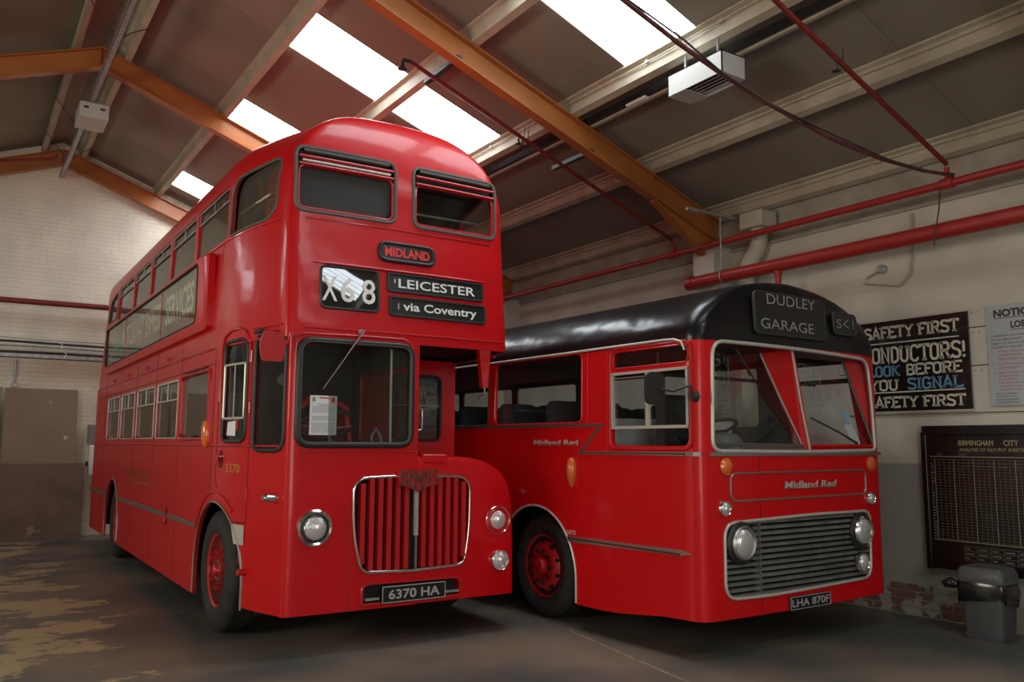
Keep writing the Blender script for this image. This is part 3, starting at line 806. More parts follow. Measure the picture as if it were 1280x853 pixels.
def slab(mb, s, a0, a1, b0, b1, pl, wd=0.19):
    tot = sum(SF[c][2] for c in s); sx = (a1-a0)/tot; h_ = b1-b0; x = 0
    for c in s:
        st, sf, adv = SF[c]
        for ln in st: mb.ribbon([(a0+(x+p[0])*sx, b0+p[1]*h_) for p in ln], wd*min(h_, sx)*0.95, 0, 0.0015, pl)
        for (px, pz) in sf:
            zc = b0+pz*h_; zc += 0.035*h_ if pz < .5 else -0.035*h_
            mb.ribbon([(a0+(x+px-0.15)*sx, zc), (a0+(x+px+0.15)*sx, zc)], 0.13*h_, 0, 0.0015, pl)
        x += adv
    return mb
XS = WX-0.040
t = thing('enamel_sign', 'dark enamel SAFETY FIRST sign with cream and blue lettering on the right wall', 'sign', (XS, 4.065, 1.935))
MB().bbox(0, 0.012, 0.0, 1.16, 0, 0.90, 0.003).build('panel', BLACKENAMEL, t)
MB().box(-0.003, 0.018, -0.004, 1.164, -0.012, 0.0).build('edge_strip', ALULIGHT, t)
CRM = mat('cream_enamel', (0.60, 0.58, 0.44), 0.35, coat=0.3)
BLU = mat('blue_enamel', (0.13, 0.30, 0.42), 0.35, coat=0.3)
plw = lambda a, b_, d: (-0.0005-d, 1.16-a, b_)
def yy(px): return 0  # (unused)
mb = MB()
slab(mb, 'SAFETY FIRST', 0.10, 1.075, 0.725, 0.845, plw)
mb.box(-0.002, 0, 0.09, 1.06, 0.672, 0.684)
# CONDUCTORS! is set in plain block capitals
cb_ = MB(); slab(cb_, 'CONDUCTORS!', 0.07, 1.13, 0.475, 0.640, plw, 0.18)
slab(mb, 'BEFORE', 0.53, 1.085, 0.345, 0.455, plw); slab(mb, 'YOU', 0.13, 0.45, 0.205, 0.315, plw)
mb.box(-0.002, 0, 0.06, 1.09, 0.182, 0.194)
slab(mb, 'SAFETY FIRST', 0.10, 1.10, 0.035, 0.145, plw)
mb.build('lettering', CRM, t); cb_.build('lettering', CRM, t)
mb = MB(); slab(mb, 'LOOK', 0.12, 0.47, 0.345, 0.455, plw); mb.build('blue_lettering', BLU, t)
mb = MB(); slab(mb, 'SIGNAL', 0.54, 1.085, 0.205, 0.320, plw); mb.build('blue_lettering', BLU, t)

t = thing('lost_property_notice', 'pale grey lost property notice plate with black and red print, right of the dark sign', 'notice', (XS, 3.905, 1.955))
MB().bbox(0, 0.010, -0.75, 0.0, 0, 0.895, 0.003).build('plate', mat('pale_grey_enamel', (0.40, 0.43, 0.45), 0.25, coat=0.5), t)
fm = lambda a, b_: (-0.001, -a, b_)
blk = MB(); rd = MB()
def T(mb, s, a, z, h_, a1=None, bold=0.0): text_add(mb, s, a, a1, z, z+h_, fm, bold)
T(blk, 'NOTICE.', 0.07, 0.785, 0.070, 0.43, 0.05); blk.box(-0.002, 0, -0.34, -0.07, 0.773, 0.779)
T(blk, 'LOST PROPERTY', 0.21, 0.68, 0.062, 0.72, 0.045); blk.box(-0.002, 0, -0.71, -0.21, 0.663, 0.669)
for i, s in enumerate(['COMMENCING ON MONDAY', 'ON THE DEPARTMENTS', 'CARRY OUT THE FOLLOWING', 'HANDED TO THEM ANY']): T(blk, s, 0.035, 0.61-i*0.034, 0.017)
for i, s in enumerate(['WITHIN TWENTY-FOUR', 'CLAIMED MUST BE', 'AND A RECEIPT ON']): T(rd, s, 0.085, 0.470-i*0.034, 0.017)
for i, s in enumerate(['FULL PARTICULARS', 'LOST PROPERTY S']): T(rd, s, 0.085, 0.358-i*0.034, 0.017)
for i, s in enumerate(['SHOULD THE PROPERTY', 'BY ANY PERSON', 'IT IS TO BE RETU', 'HER NAME AND AD', 'A REPORT TO HEA', "CLAIMANT'S NAME"]): T(rd, s, 0.085, 0.282-i*0.030, 0.016)
for s, z in (('1.', 0.470), ('2.', 0.358), ('3.', 0.282)): T(rd, s, 0.045, z, 0.017)
for i, s in enumerate(['FOR ALL PROPERTY', 'EQUIVALENT TO ONE', 'MAXIMUM REWARD', 'WILL BE RETURNED']): T(blk, s, 0.05, 0.098-i*0.026, 0.015)
blk.build('black_print', mat('black_print', (0.02, 0.02, 0.022), 0.4), t, fix=False); rd.build('red_print', mat('red_print', (0.45, 0.03, 0.03), 0.4), t, fix=False)

t = thing('output_board', 'large black timetable board headed BIRMINGHAM CITY on the right wall', 'board', (WX-0.05, 4.55, 0.478))
BW = 2.0
MB().bbox(0, 0.04, -BW, 0, 0, 1.31, 0.006).build('panel', BLACKENAMEL, t)
MB().bbox(-0.015, 0.04, -0.03, 0.02, -0.01, 1.25, 0.004).build('side_rail', BLACKENAMEL, t)
MB().bbox(-0.02, 0.0, -BW, 0, 1.225, 1.31, 0.004).build('top_rail', BLACKENAMEL, t)
YLW = mat('yellowed_print', (0.34, 0.30, 0.15), 0.5); GRN = mat('faded_print', (0.13, 0.14, 0.10), 0.5)
mb = MB(); fm2 = lambda a, b_: (-0.001, -a, b_)
text_add(mb, 'BIRMINGHAM', 0.335, 0.645, 1.125, 1.175, fm2, 0.012); text_add(mb, 'CITY', 0.735, 0.86, 1.125, 1.175, fm2, 0.012)
text_add(mb, 'ANALYSIS OF OUT-PUT SHEETS', 0.34, 0.90, 1.075, 1.105, fm2, 0.006)
mb.box(-0.002, 0, -BW+0.1, -0.06, 1.022, 1.028)
mb.build('heading', YLW, t)
mb = MB(); text_add(mb, 'DAY', 0.13, 0.185, 1.034, 1.056, fm2); text_add(mb, 'DATE', 0.335, 0.40, 1.034, 1.056, fm2); mb.build('small_heading', GRN, t)
mb = MB()
for k in range(27): mb.box(-0.0015, 0, -BW+0.1, -0.09, 0.28+k*0.0265, 0.2822+k*0.0265)
for k in range(40):
    if k % 4: mb.box(-0.0015, 0, -0.10-k*0.045-0.0018, -0.10-k*0.045, 0.27, 0.995)
mb.box(-0.0015, 0, -BW+0.1, -0.06, 0.996, 0.999)
random.seed(5)
for r_ in range(26):
    x = 0.045
    mb.box(-0.0015, 0, -0.075-random.uniform(0, .02), -0.062, 0.286+r_*0.0265, 0.299+r_*0.0265)
for k in range(9):
    for r_ in range(2):
        mb.box(-0.0015, 0, -0.36-k*0.11-0.07, -0.36-k*0.11, 0.965-r_*0.028, 0.972-r_*0.028)
mb.build('grid_lines', GRN, t)
mb = MB()
for k in range(0, 40, 4): mb.box(-0.0018, 0, -0.10-k*0.045-0.004, -0.10-k*0.045, 0.27, 1.0)
mb.box(-0.0018, 0, -BW+0.1, -0.06, 0.262, 0.268)
mb.build('column_lines', YLW, t)
mb = MB(); z0 = 0.10
for k in range(4): mb.box(-0.0015, 0, -BW+0.1, -0.335, z0+k*0.042, z0+0.003+k*0.042)
for k in range(12): mb.box(-0.0015, 0, -0.335-k*0.115-0.003, -0.335-k*0.115, z0, z0+0.13)
for k in range(11):
    for r_ in range(3): mb.box(-0.0015, 0, -0.35-k*0.115-random.uniform(.03, .08), -0.35-k*0.115, z0+0.014+r_*0.042, z0+0.026+r_*0.042)
mb.build('footer_table', GRN, t)

# --- bin
BINM = noisy('grey_bin_plastic', (0.055, 0.057, 0.06), (0.065, 0.068, 0.07), 8, 0.42)
LIDM = mat('grey_lid_plastic', (0.085, 0.088, 0.09), 0.38)
BAGM = mat('black_bin_liner', (0.012, 0.012, 0.013), 0.22, coat=0.4)
t = thing('pedal_bin', 'grey plastic bin with black liner standing under the timetable board', 'bin', (7.36, 3.86, 0))
t.rotation_euler = (0, 0, R(2)); t.scale = (1, 1, 0.91)
mb = MB(); n = 40
def rr_ring(w_, d_, z, r=0.05): return [(p[0], p[1], z) for p in rrect(-w_/2, w_/2, -d_/2, d_/2, r, 6)]
def loft(mb, rings, cap0=True, cap1=True):
    n = len(rings[0]); vs = [v for r_ in rings for v in r_]; fs = []
    for k in range(len(rings)-1):
        for i in range(n): fs.append((k*n+i, k*n+(i+1) % n, (k+1)*n+(i+1) % n, (k+1)*n+i))
    if cap0: fs.append(tuple(range(n)))
    if cap1: fs.append(tuple(range((len(rings)-1)*n, len(rings)*n)))
    return mb.add(vs, fs)
loft(MB(), [rr_ring(.27,.33,0), rr_ring(.28,.34,.02), rr_ring(.28,.34,.05), rr_ring(.262,.322,.055), rr_ring(.29,.36,.50), rr_ring(.29,.36,.52)]).build('body', BINM, t, 35)
loft(MB(), [rr_ring(.31,.385,.515), rr_ring(.318,.39,.54), rr_ring(.31,.38,.60), rr_ring(.28,.34,.645), rr_ring(.22,.26,.655), rr_ring(.21,.25,.648)]).build('lid', LIDM, t, 35)
rings = []
random.seed(3)
for k, (zz, ex) in enumerate(((.525, .0), (.50, .02), (.44, .035), (.38, .022), (.345, .004))):
    rg = []
    base = rr_ring(.30, .37, 0)
    for i, p in enumerate(base):
        a = 2*PI*i/len(base); f_ = 1 + (ex + 0.014*math.sin(a*9+k)+0.012*math.sin(a*5+2*k))*3.2*(0 if k == 0 else 1)*.5
        zz2 = zz + (0.03*math.sin(a*2.0+0.6)+0.012*math.sin(a*7))*k/2.5
        rg.append((p[0]*f_, p[1]*f_, zz2))
    rings.append(rg)
loft(MB(), rings, False, False).build('liner', BAGM, t, 80)
MB().tube([(-0.13, 0.19, .47), (-0.14, 0.235, .485), (-0.15, 0.28, .475), (-0.15, 0.315, .485)], [.035, .05, .04, .008], 9).build('liner_knot', BAGM, t, 60)

# floor joint
t = MB().hexa([(4.08, 3.2, 0.0), (4.105, 3.2, 0.0), (4.565, 5.95, 0.0), (4.54, 5.95, 0.0), (4.08, 3.2, 0.003), (4.105, 3.2, 0.003), (4.565, 5.95, 0.003), (4.54, 5.95, 0.003)]).build('joint_filler', noisy('pale_joint_filler', (0.20, 0.16, 0.11), (0.34, 0.28, 0.19), 9, 0.8), fl)
#==BUSES==

# ================================================================== WHEELS
def wheel(parent, y, z, xo, sgn, rt=0.51, rr=0.30, style=1, M=REDM, width=0.27):
    """wheel as a part: tyre, rim, hub, nuts; sgn=+1 faces -x"""
    wo = bpy.data.objects.new('wheel', None); COL.objects.link(wo); wo.parent = parent; wo.location = (xo, y, z); wo.empty_display_size = .1
    s_ = sgn; W = width
    prof = [(0.035, rr-0.01), (0.02, rr+0.012), (0.0, rr+0.05), (-0.008, rr+0.11), (0.004, rt-0.055), (0.028, rt-0.016), (0.05, rt-0.004)]
    for k in range(5):   # tread ribs
        a = 0.06 + k*(W-0.12)/4.6
        prof += [(a, rt), (a+0.028, rt), (a+0.03, rt-0.012), (a+0.036, rt-0.012)]
    prof += [(W-0.03, rt-0.012), (W, rt-0.06), (W, rr), (W-0.03, rr-0.02)]
    MB().lathe(prof, (0,0,0), 'x', 64, s_).build('tyre', TYRE, wo, 40)
    if style == 1:   # deep dish with studs round a dark hub
        rp = [(0.035, rr-0.01), (0.02, rr+0.006), (0.03, rr-0.012), (0.06, rr-0.022), (0.065, rr-0.045), (0.075, rr-0.06), (0.07, 0.19), (0.055, 0.155), (0.06, 0.13), (0.10, 0.115), (0.11, 0)]
    else:            # domed disc
        rp = [(0.035, rr-0.01), (0.02, rr+0.006), (0.03, rr-0.014), (0.055, rr-0.03), (0.03, rr-0.06), (0.0, 0.20), (-0.015, 0.16), (-0.01, 0.12), (0.02, 0.11), (0.03, 0)]
    MB().lathe(rp, (0,0,0), 'x', 48, s_).build('rim', M, wo, 40)
    if style == 1:
        MB().lathe([(0.10, 0.10), (0.04, 0.095), (0.03, 0.08), (0.05, 0.06), (0.05, 0.0)], (0,0,0), 'x', 24, s_).build('hub', GREYRUB, wo, 40)
        MB().lathe([(0.06, 0.055), (0.03, 0.052), (0.005, 0.045), (-0.008, 0.03), (-0.01, 0.0)], (0,0,0), 'x', 20, s_).build('hub_cap', M, wo, 40)
        n0 = None
        for k in range(10):
            a = 2*PI*k/10; p = (0, 0.158*math.cos(a), 0.158*math.sin(a))
            if n0 is None: n0 = MB().lathe([(0.07, 0.022), (0.04, 0.021), (0.038, 0.014), (0.01, 0.013), (0.008, 0)], (0,0,0), 'x', 8, s_).build('wheel_nut', M, wo, 40); n0.location = p
            else: place(n0, wo, p)
        h0 = None
        for k in range(10):
            a = 2*PI*(k+.5)/10; p = (s_*0.071, 0.222*math.cos(a), 0.222*math.sin(a))
            if h0 is None: h0 = MB().lathe([(0.02, 0.013), (-0.0025, 0.013), (-0.0025, 0)], (0,0,0), 'x', 10, s_).build('vent_hole', DARK, wo); h0.location = p
            else: place(h0, wo, p)
    else:
        MB().lathe([(0.03, 0.085), (-0.02, 0.08), (-0.05, 0.065), (-0.06, 0.04), (-0.062, 0)], (0,0,0), 'x', 24, s_).build('hub_cap', M, wo, 40)
        n0 = None
        for k in range(10):
            a = 2*PI*k/10; p = (0, 0.145*math.cos(a), 0.145*math.sin(a))
            if n0 is None: n0 = MB().lathe([(0.01, 0.024), (-0.03, 0.022), (-0.034, 0.012), (-0.034, 0)], (0,0,0), 'x', 6, s_).build('wheel_nut', mat('dark_wheel_nut', (0.05, 0.035, 0.03), 0.5, 0.5), wo, 30); n0.location = p
            else: place(n0, wo, p)
        h0 = None
        for k in range(10):
            a = 2*PI*(k+.5)/10; rad = 0.018 if k % 3 else 0.028; p = (s_*0.008, 0.215*math.cos(a), 0.215*math.sin(a))
            h = MB().lathe([(0.03, rad), (-0.004, rad), (-0.004, 0)], (0,0,0), 'x', 10, s_).build('vent_hole', DARK, wo); h.location = p
    return wo

def lamp(parent, name, x, y, z, r, bez=CHROME, bw=0.022, ring2=None, depth=0.04, lens=LENS):
    """round lamp facing -y: bezel, lens"""
    o = MB().lathe([(0.02, r), (-0.012, r), (-0.024, r-bw*0.45), (-0.014, r-bw), (0.01, r-bw-0.002)], (0,0,0), 'y', 32, 1).build(name, bez, parent, 40)
    o.location = (x, y, z); r2 = r-bw
    if ring2:
        q = MB().lathe([(0.0, r2+0.004), (-0.016, r2), (-0.022, r2-0.014), (-0.01, r2-0.022), (0.0, r2-0.022)], (0,0,0), 'y', 32, 1).build('inner_ring', ring2, o, 40); r2 -= 0.02
    MB().lathe([(-0.008, r2+0.002), (-0.02, r2*0.85), (-0.032, r2*0.5), (-0.036, 0.0)], (0,0,0), 'y', 24, 1).build('lens', lens, o, 60)
    return o
def seat(parent, x, y, z, wd, M=SEATRED, hb=0.55, rail=True):
    s0 = bpy.data.objects.new('passenger_seat', None); COL.objects.link(s0); s0.parent = parent; s0.location = (x, y, z)
    MB().bbox(0, wd, 0, 0.42, 0.30, 0.43, 0.03).build('cushion', M, s0)
    mb = MB(); rings = []
    sh = [(0, .40), (wd, .40), (wd, .40+hb-.05), (wd-.06, .40+hb), (wd*.62, .40+hb), (wd*.5, .37+hb), (wd*.38, .40+hb), (.06, .40+hb), (0, .40+hb-.05)]
    vs = [(p[0], 0.40+(p[1]-.4)*.12, p[1]) for p in sh] + [(p[0], 0.49+(p[1]-.4)*.12, p[1]) for p in sh]
    k = len(sh); mb.add(vs, [tuple(range(k)), tuple(range(k, 2*k))[::-1]] + [(i, (i+1) % k, k+(i+1) % k, k+i) for i in range(k)])
    mb.build('backrest', M, s0)
    MB().box(0.05, 0.09, 0.1, 0.35, 0, 0.3).box(wd-.09, wd-.05, 0.1, 0.35, 0, 0.3).build('seat_leg', DARKTRIM, s0)
    if rail:
        q = 0.40+hb
        MB().tube([(0.03, .47+hb*.12, q-.08), (0.05, .47+hb*.12, q+0.02), (wd-.05, .47+hb*.12, q+0.02), (wd-.03, .47+hb*.12, q-.08)], 0.012, 6).build('grab_rail', CHROME, s0, 50)
    return s0

# ================================================================== DOUBLE DECKER
W1 = 2.42; XC = W1/2
B1 = thing('double_decker_bus', 'red half-cab double decker bus showing X68 LEICESTER, parked on the left', 'bus', (1.88, 6.25, 0), R(-0.25))
def tap(y): return 0.24*(max(1.3-y, 0)/1.2)**1.7
def _sup(z, z0, h, e=2.2):
    t = min(max((z-z0)/h, 0), 1); return (1-t**e)**(1/e)
def dome(z, y=0.0):
    """half-width factor of the roof: early shoulders over the front dome, later ones along the sides"""
    q = min(max((y-0.15)/1.15, 0), 1); q = q*q*(3-2*q)
    return _sup(z, 3.60, 0.85, 2.35)*(1-q) + _sup(z, 3.89, 0.56, 2.5)*q
def tum(z): return 0.045*min(max((z-2.6)/1.3, 0), 1)
def yfront(z):
    if z < 2.40: return 0.02
    if z < 3.38: return 0.02 + 0.08*(z-2.40)/0.98
    return 0.10 + 0.02*(min(z, 3.6)-3.38)/0.6 + 0.36*(1-dome(z, 0))
def yrear(z): return 9.28 if z < 1.6 else 9.28 - 0.20*(z-1.6)
def side1(y, z, off=0.0):
    x = tap(y)*(1 if z < 2.45 else 0.85) + tum(z)
    return (XC + (x-XC)*dome(z, y) - off, y, z)
def side_flat(y, z, off=0.0):   # flat pane plane, ignoring the roof curve
    return (tap(y)*0.85 + 0.045 + (0.06*(z-3.4) if y < 1.25 else 0) - off, y, z)
def front1(x, z, off=0.0): return (x, yfront(z) + 0.03*((x-XC)/1.0)**2 - off, z)
def front_flat(x, z, off=0.0): return (x, 0.14 + 0.10*(z-3.45) + 0.03*((x-XC)/1.0)**2 - off, z)
def bez(a, b, c, n):
    return [(a[0]*(1-t)**2+2*b[0]*t*(1-t)+c[0]*t*t, a[1]*(1-t)**2+2*b[1]*t*(1-t)+c[1]*t*t) for t in [k/n for k in range(n+1)]]
def left_half(z, xin=None):
    """outline from the front centre, round the left side, to the rear centre"""
    yf, yr = yfront(z), yrear(z)
    xs = [XC - (XC-0.33)*k/9 for k in range(10)]
    P = [(x, front1(x, z)[1]) for x in xs]
    y1 = yf + 0.09
    P += bez(P[-1], (side1(y1, z)[0]-0.02, P[-1][1]+0.005), (side1(y1, z)[0], y1), 7)[1:]
    for k in range(1, 13): y = y1 + (1.35-y1)*k/12; P.append((side1(y, z)[0], y))
    for k in range(1, 30): y = 1.35 + (yr-0.28-1.35)*k/29; P.append((side1(2, z)[0], y))
    P += bez(P[-1], (P[-1][0], yr), (P[-1][0]+0.28, yr), 6)[1:]
    for k in range(1, 6): P.append((P[-1][0]+(XC-P[-1][0])*k/5 if k < 5 else XC, yr))
    return P
def ring_full(z, last=False):
    """outline of the upper deck at height z"""
    zb_ = min(z, 3.59); Lh = left_half(zb_); out = []
    for x, y in Lh:
        s_ = dome(z, y) if not last else 0.03
        fr_ = 1-min(max((y-0.1)/4.5, 0), 1); re_ = 1-fr_
        y2 = y + 0.36*(1-dome(z, 0))*fr_ - 0.70*(1-dome(z, 9))*re_
        out.append((XC+(x-XC)*s_, y2))
    Rh = [(2*XC-x, y) for x, y in out][::-1]
    return [(x, y, z) for x, y in out + Rh[1:-1]], len(Lh)
# upper deck shell
mb = MB(); rings = []
zl = [2.42, 2.455, 2.46, 2.6, 2.8, 3.0, 3.2, 3.385, 3.5, 3.59]
for z in zl: rings.append(ring_full(max(z, 2.46))[0])
rings[0] = [(x, y, 2.42) for x, y, z in rings[0]]
nL = ring_full(3)[1]
for z in (3.64, 3.70, 3.76, 3.82, 3.87, 3.90, 3.95, 4.0, 4.05, 4.10, 4.15, 4.20, 4.24, 4.28, 4.31, 4.335, 4.36, 4.385, 4.405, 4.42, 4.432, 4.441, 4.447): rings.append(ring_full(z)[0])
rings.append(ring_full(4.4499, True)[0])
n = len(rings[0]); vs = [v for r_ in rings for v in r_]; fs = []
for k in range(len(rings)-1):
    for i in range(n): fs.append((k*n+i, k*n+(i+1) % n, (k+1)*n+(i+1) % n, (k+1)*n+i))
b_ = (len(rings)-1)*n
for i in range(nL-1):
    l0, l1 = i, i+1
    r0 = (n - i) % n if i > 0 else 0; r1 = (n-(i+1)) if i+1 < nL-1 else nL-1
    f_ = []
    for q in (l0, l1, r1, r0):
        if b_+q not in f_: f_.append(b_+q)
    if len(f_) > 2: fs.append(tuple(f_))
mb.add(vs, fs)
upper = mb.build('upper_body', RED, B1, 30)
UWIN = [(1.30, 2.46), (2.57, 3.71), (3.82, 4.91), (5.02, 6.16), (6.27, 7.52)]
cut = []
for a, b2_ in UWIN: cut.append(prism(rrect(a, b2_, 3.42, 3.905, 0.03, 3), 'x', -0.5, 3.5))
cut.append(prism(rpoly([(7.66, 3.47), (8.50, 3.47), (8.30, 3.82), (7.66, 3.90)], 0.06), 'x', -0.5, 3.5))
CWIN = [(0.33, 3.50), (0.45, 3.42), (1.20, 3.41), (1.20, 3.84), (1.08, 3.92), (0.42, 3.945), (0.34, 3.88)]
cut.append(prism(rpoly(CWIN, [.05, .05, .04, .08, .08, .06, .05], 5), 'x', -0.5, 3.5))
FW = [(0.245, 1.125), (1.265, 2.115)]
UFW = []
UFW.append(rrect(0.255, 1.115, 3.45, 3.985, 0.085))
UFW.append(rrect(1.285, 2.125, 3.45, 3.985, 0.085))
for o_ in UFW: cut.append(prism(o_, 'y', -0.5, 0.9))
cut.append(prism(rrect(0.50, 1.95, 3.45, 3.95, 0.08), 'y', 8.0, 9.6))
carve(upper, cut, 0.035)
# lower body (cab and saloon) : outline with the half-cab notch
YBH = 1.36; XCAB = 1.325
def zbot(y): return 0.31 if y < 1.2 else (0.31-0.06*min((y-1.2)/0.5, 1))
def lower_ring(z):
    P = left_half(z)
    out = []
    fr_ = [p for p in P[:10]][::-1]       # centre..left front; rebuild from the cab post
    xs = [XCAB-(XCAB-0.33)*k/10 for k in range(11)]
    out += [(x, front1(x, z)[1]) for x in xs]
    out += P[10:]
    rear = P[-1]
    Rh = [(2*XC-x, y) for x, y in P if y > YBH+0.02][::-1]
    out += Rh[1:]
    out += [(W1 - tum(z), YBH)]
    out += [(XCAB+0.55, YBH), (XCAB, YBH), (XCAB, YBH*0.66), (XCAB, YBH*0.33)]
    return out
mb = MB(); rings = []
for t_ in [0, .04, .1, .2, .3, .4, .5, .58, .66, .74, .82, .9, 1.0]:
    pr = lower_ring(1.5); rg = []
    for x, y in pr:
        z0 = zbot(y); rg.append((x, y, z0+(2.44-z0)*t_))
    rings.append(rg)
loft(mb, rings, False, True)
lower = mb.build('lower_body', RED, B1, 30)
LWIN = [(1.53, 2.65), (2.84, 3.94), (4.09, 5.22), (5.41, 6.45), (6.62, 7.70)]
cut = [prism(rrect(a, b2_, 1.64, 2.245, 0.04, 4), 'x', -0.5, 3.5) for a, b2_ in LWIN]
def arch(yc, r, zc=0.50, zt=1.10):
    P = []
    for k in range(25):
        a = PI*k/24; P.append((yc+r*math.cos(a), zc+(zt-zc)*math.sin(a)))
    P += [(yc-r*1.0, 0.0), (yc+r*1.0, 0.0)]
    return P
cut.append(prism(arch(1.215, 0.605), 'x', -0.5, 1.0)); cut.append(prism(arch(6.85, 0.59, 0.5, 1.09), 'x', -0.5, 3.5))
DGL = rrect(0.65, 1.08, 1.61, 2.45, 0.10); QGL = rrect(0.125, 0.53, 1.54, 2.46, 0.11)
cut.append(prism(DGL, 'x', -0.5, 0.6)); cut.append(prism(QGL, 'x', -0.5, 0.6))
WSC = rrect(0.305, 1.255, 1.585, 2.40, 0.10); cut.append(prism(WSC, 'y', -0.5, 0.6))
cut.append(prism(rrect(0.15, 1.2, 1.60, 2.25, 0.07), 'x', 1.1, 1.5))
cut.append(prism(rrect(1.72, 2.25, 1.63, 2.28, 0.07), 'y', 1.1, 1.6))
GR = rpoly([(0.85, 0.597), (1.31, 0.578), (1.77, 0.597), (1.822, 0.88), (1.825, 1.32), (1.31, 1.342), (0.765, 1.325), (0.775, 0.88)], [.07, .1, .07, .2, .13, .1, .13, .2], 6)
PR = rpoly([(0.86, 0.345), (1.745, 0.345), (1.745, 0.495), (0.86, 0.505)], [.02, .02, .07, .07], 5)
cut.append(prism(GR, 'y', -0.4, 0.16)); cut.append(prism(PR, 'y', -0.4, 0.16))
carve(lower, cut, 0.03)
# bonnet and nearside wing
def bon(ins, y):
    k = 0.14*(max(1.3-y, 0)/1.2)**1.7
    e = W1 - k
    # bow the top with distance from the front
    P = [(XCAB+.002, 0.315), (XCAB+.002, 1.50), (1.50, 1.503), (1.70, 1.497), (1.86, 1.484), (1.97, 1.462), (2.06, 1.43), (2.14, 1.385), (2.20, 1.33), (2.25, 1.25), (2.285, 1.12), (2.30, 0.95), (2.305, 0.7), (2.305, 0.315)]
    out = []
    for i, (x, z) in enumerate(P):
        if i > 1: x = x + (e-2.28)*((x-XCAB)/(2.305-XCAB))
        if ins:
            if 0 < i < 13: z -= ins*min(1, max(0, (z-0.9)/0.5))
            if i > 1: x -= ins*((x-XCAB)/(2.305-XCAB))**2
        out.append((x, y, z))
    return out
mb = MB(); rings = []
for ins, y in ((0.075, 0.045), (0.045, 0.025), (0.05, 0.026)): pass
for ins, y in ((0.055, 0.022), (0.03, 0.032), (0.012, 0.055), (0.002, 0.09), (0, 0.14), (0, 0.4), (0, 0.7), (0, 1.0), (0, YBH)): rings.append(bon(ins, y))
n = len(rings[0]); vs = [v for r_ in rings for v in r_]; fs = []
for k in range(len(rings)-1):
    for i in range(n-1): fs.append((k*n+i, k*n+i+1, (k+1)*n+i+1, (k+1)*n+i))
fs.append(tuple(range(n))); fs.append(tuple(range((len(rings)-1)*n, len(rings)*n)))
for k in range(len(rings)-1): fs.append((k*n+n-1, k*n, (k+1)*n, (k+1)*n+n-1))
mb.add(vs, fs); bonnet = mb.build('bonnet', RED, B1, 30)
carve(bonnet, [prism(GR, 'y', -0.4, 0.145), prism(PR, 'y', -0.4, 0.12), prism(arch(1.215, 0.605), 'x', 2.0, 3.0)], 0, True)
MB().tube([(1.36, 0.04, 1.47), (1.40, 0.10, 1.515), (1.42, 0.3, 1.53), (1.42, 1.3, 1.53)], 0.012, 8).build('bonnet_hinge', REDM, B1, 50)
MB().bbox(1.37, 1.60, 0.012, 0.2, 1.435, 1.512, 0.012).build('bonnet_flap', RED, B1, 30)
# underframe and floors
MB().box(0.42, 2.0, 0.25, 9.0, 0.34, 0.62).build('chassis', CHASSIS, B1)
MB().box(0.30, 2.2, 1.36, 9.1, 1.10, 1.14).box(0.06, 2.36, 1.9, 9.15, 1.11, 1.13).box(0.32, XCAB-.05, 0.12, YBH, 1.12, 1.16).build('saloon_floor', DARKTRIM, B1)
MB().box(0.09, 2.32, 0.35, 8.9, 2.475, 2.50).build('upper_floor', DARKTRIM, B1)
MB().box(0.40, 0.44, 0.5, 2.0, 0.3, 1.1).build('wheel_well', CHASSIS, B1); MB().box(0.40, 0.44, 6.2, 7.5, 0.3, 1.1).build('wheel_well', CHASSIS, B1)
# window glazing: side
def sidepane(outl, off=-0.012, M=GLASSSIDE, parent=B1, nm='side_window', rings_=3):
    return patch(outl, lambda a, b_: side1(a, b_, off), nm, M, parent, rings_)
def bar_side(parent, y0, y1, z0, z1, th_, M, nm, off=0.004, dep=0.015):
    """flat frame bar on the side surface between two points"""
    P0, P1 = side1(y0, z0, off), side1(y1, z1, off)
    mb = MB()
    if abs(z1-z0) < 1e-6: mb.hexa([(P0[0], y0, z0-th_/2), (P0[0]+dep, y0, z0-th_/2), (P1[0]+dep, y1, z0-th_/2), (P1[0], y1, z0-th_/2), (P0[0], y0, z0+th_/2), (P0[0]+dep, y0, z0+th_/2), (P1[0]+dep, y1, z0+th_/2), (P1[0], y1, z0+th_/2)])
    else: mb.hexa([(P0[0], y0-th_/2, z0), (P0[0]+dep, y0-th_/2, z0), (P0[0]+dep, y0+th_/2, z0), (P0[0], y0+th_/2, z0), (P1[0], y1-th_/2, z1), (P1[0]+dep, y1-th_/2, z1), (P1[0]+dep, y1+th_/2, z1), (P1[0], y1+th_/2, z1)])
    return mb.build(nm, M, parent)
def sliders(p, y0, y1, zt, ztr, M=ALU):
    """opening top light: aluminium frame with one sash slid behind"""
    mb = MB(); x = side1(2, zt, 0.004)[0]; d = 0.012; f = 0.016
    mb.box(x, x+d, y0, y1, ztr-f/2, ztr+f/2).box(x, x+d, y0, y1, zt-f, zt).box(x, x+d, y0, y0+f, ztr, zt).box(x, x+d, y1-f, y1, ztr, zt)
    ym = (y0+y1)/2
    mb.box(x+0.004, x+d, ym-0.012, ym+0.012, ztr, zt)
    mb.build('top_light_frame', M, p)
    MB().box(x+0.03, x+0.036, ym+0.02, y1-0.03, ztr+0.01, zt-0.02).build('open_gap', DARK, p)
for i, (a, b2_) in enumerate(UWIN):
    p = sidepane(rrect(a, b2_, 3.42, 3.905, 0.03, 3), -0.018)
    sliders(p, a+0.01, b2_-0.01, 3.90, 3.775)
    MB().box(side1(3, 3.6)[0]+0.002, side1(3, 3.6)[0]+0.012, a, a+0.012, 3.42, 3.78).build('glazing_edge', ALU, p)
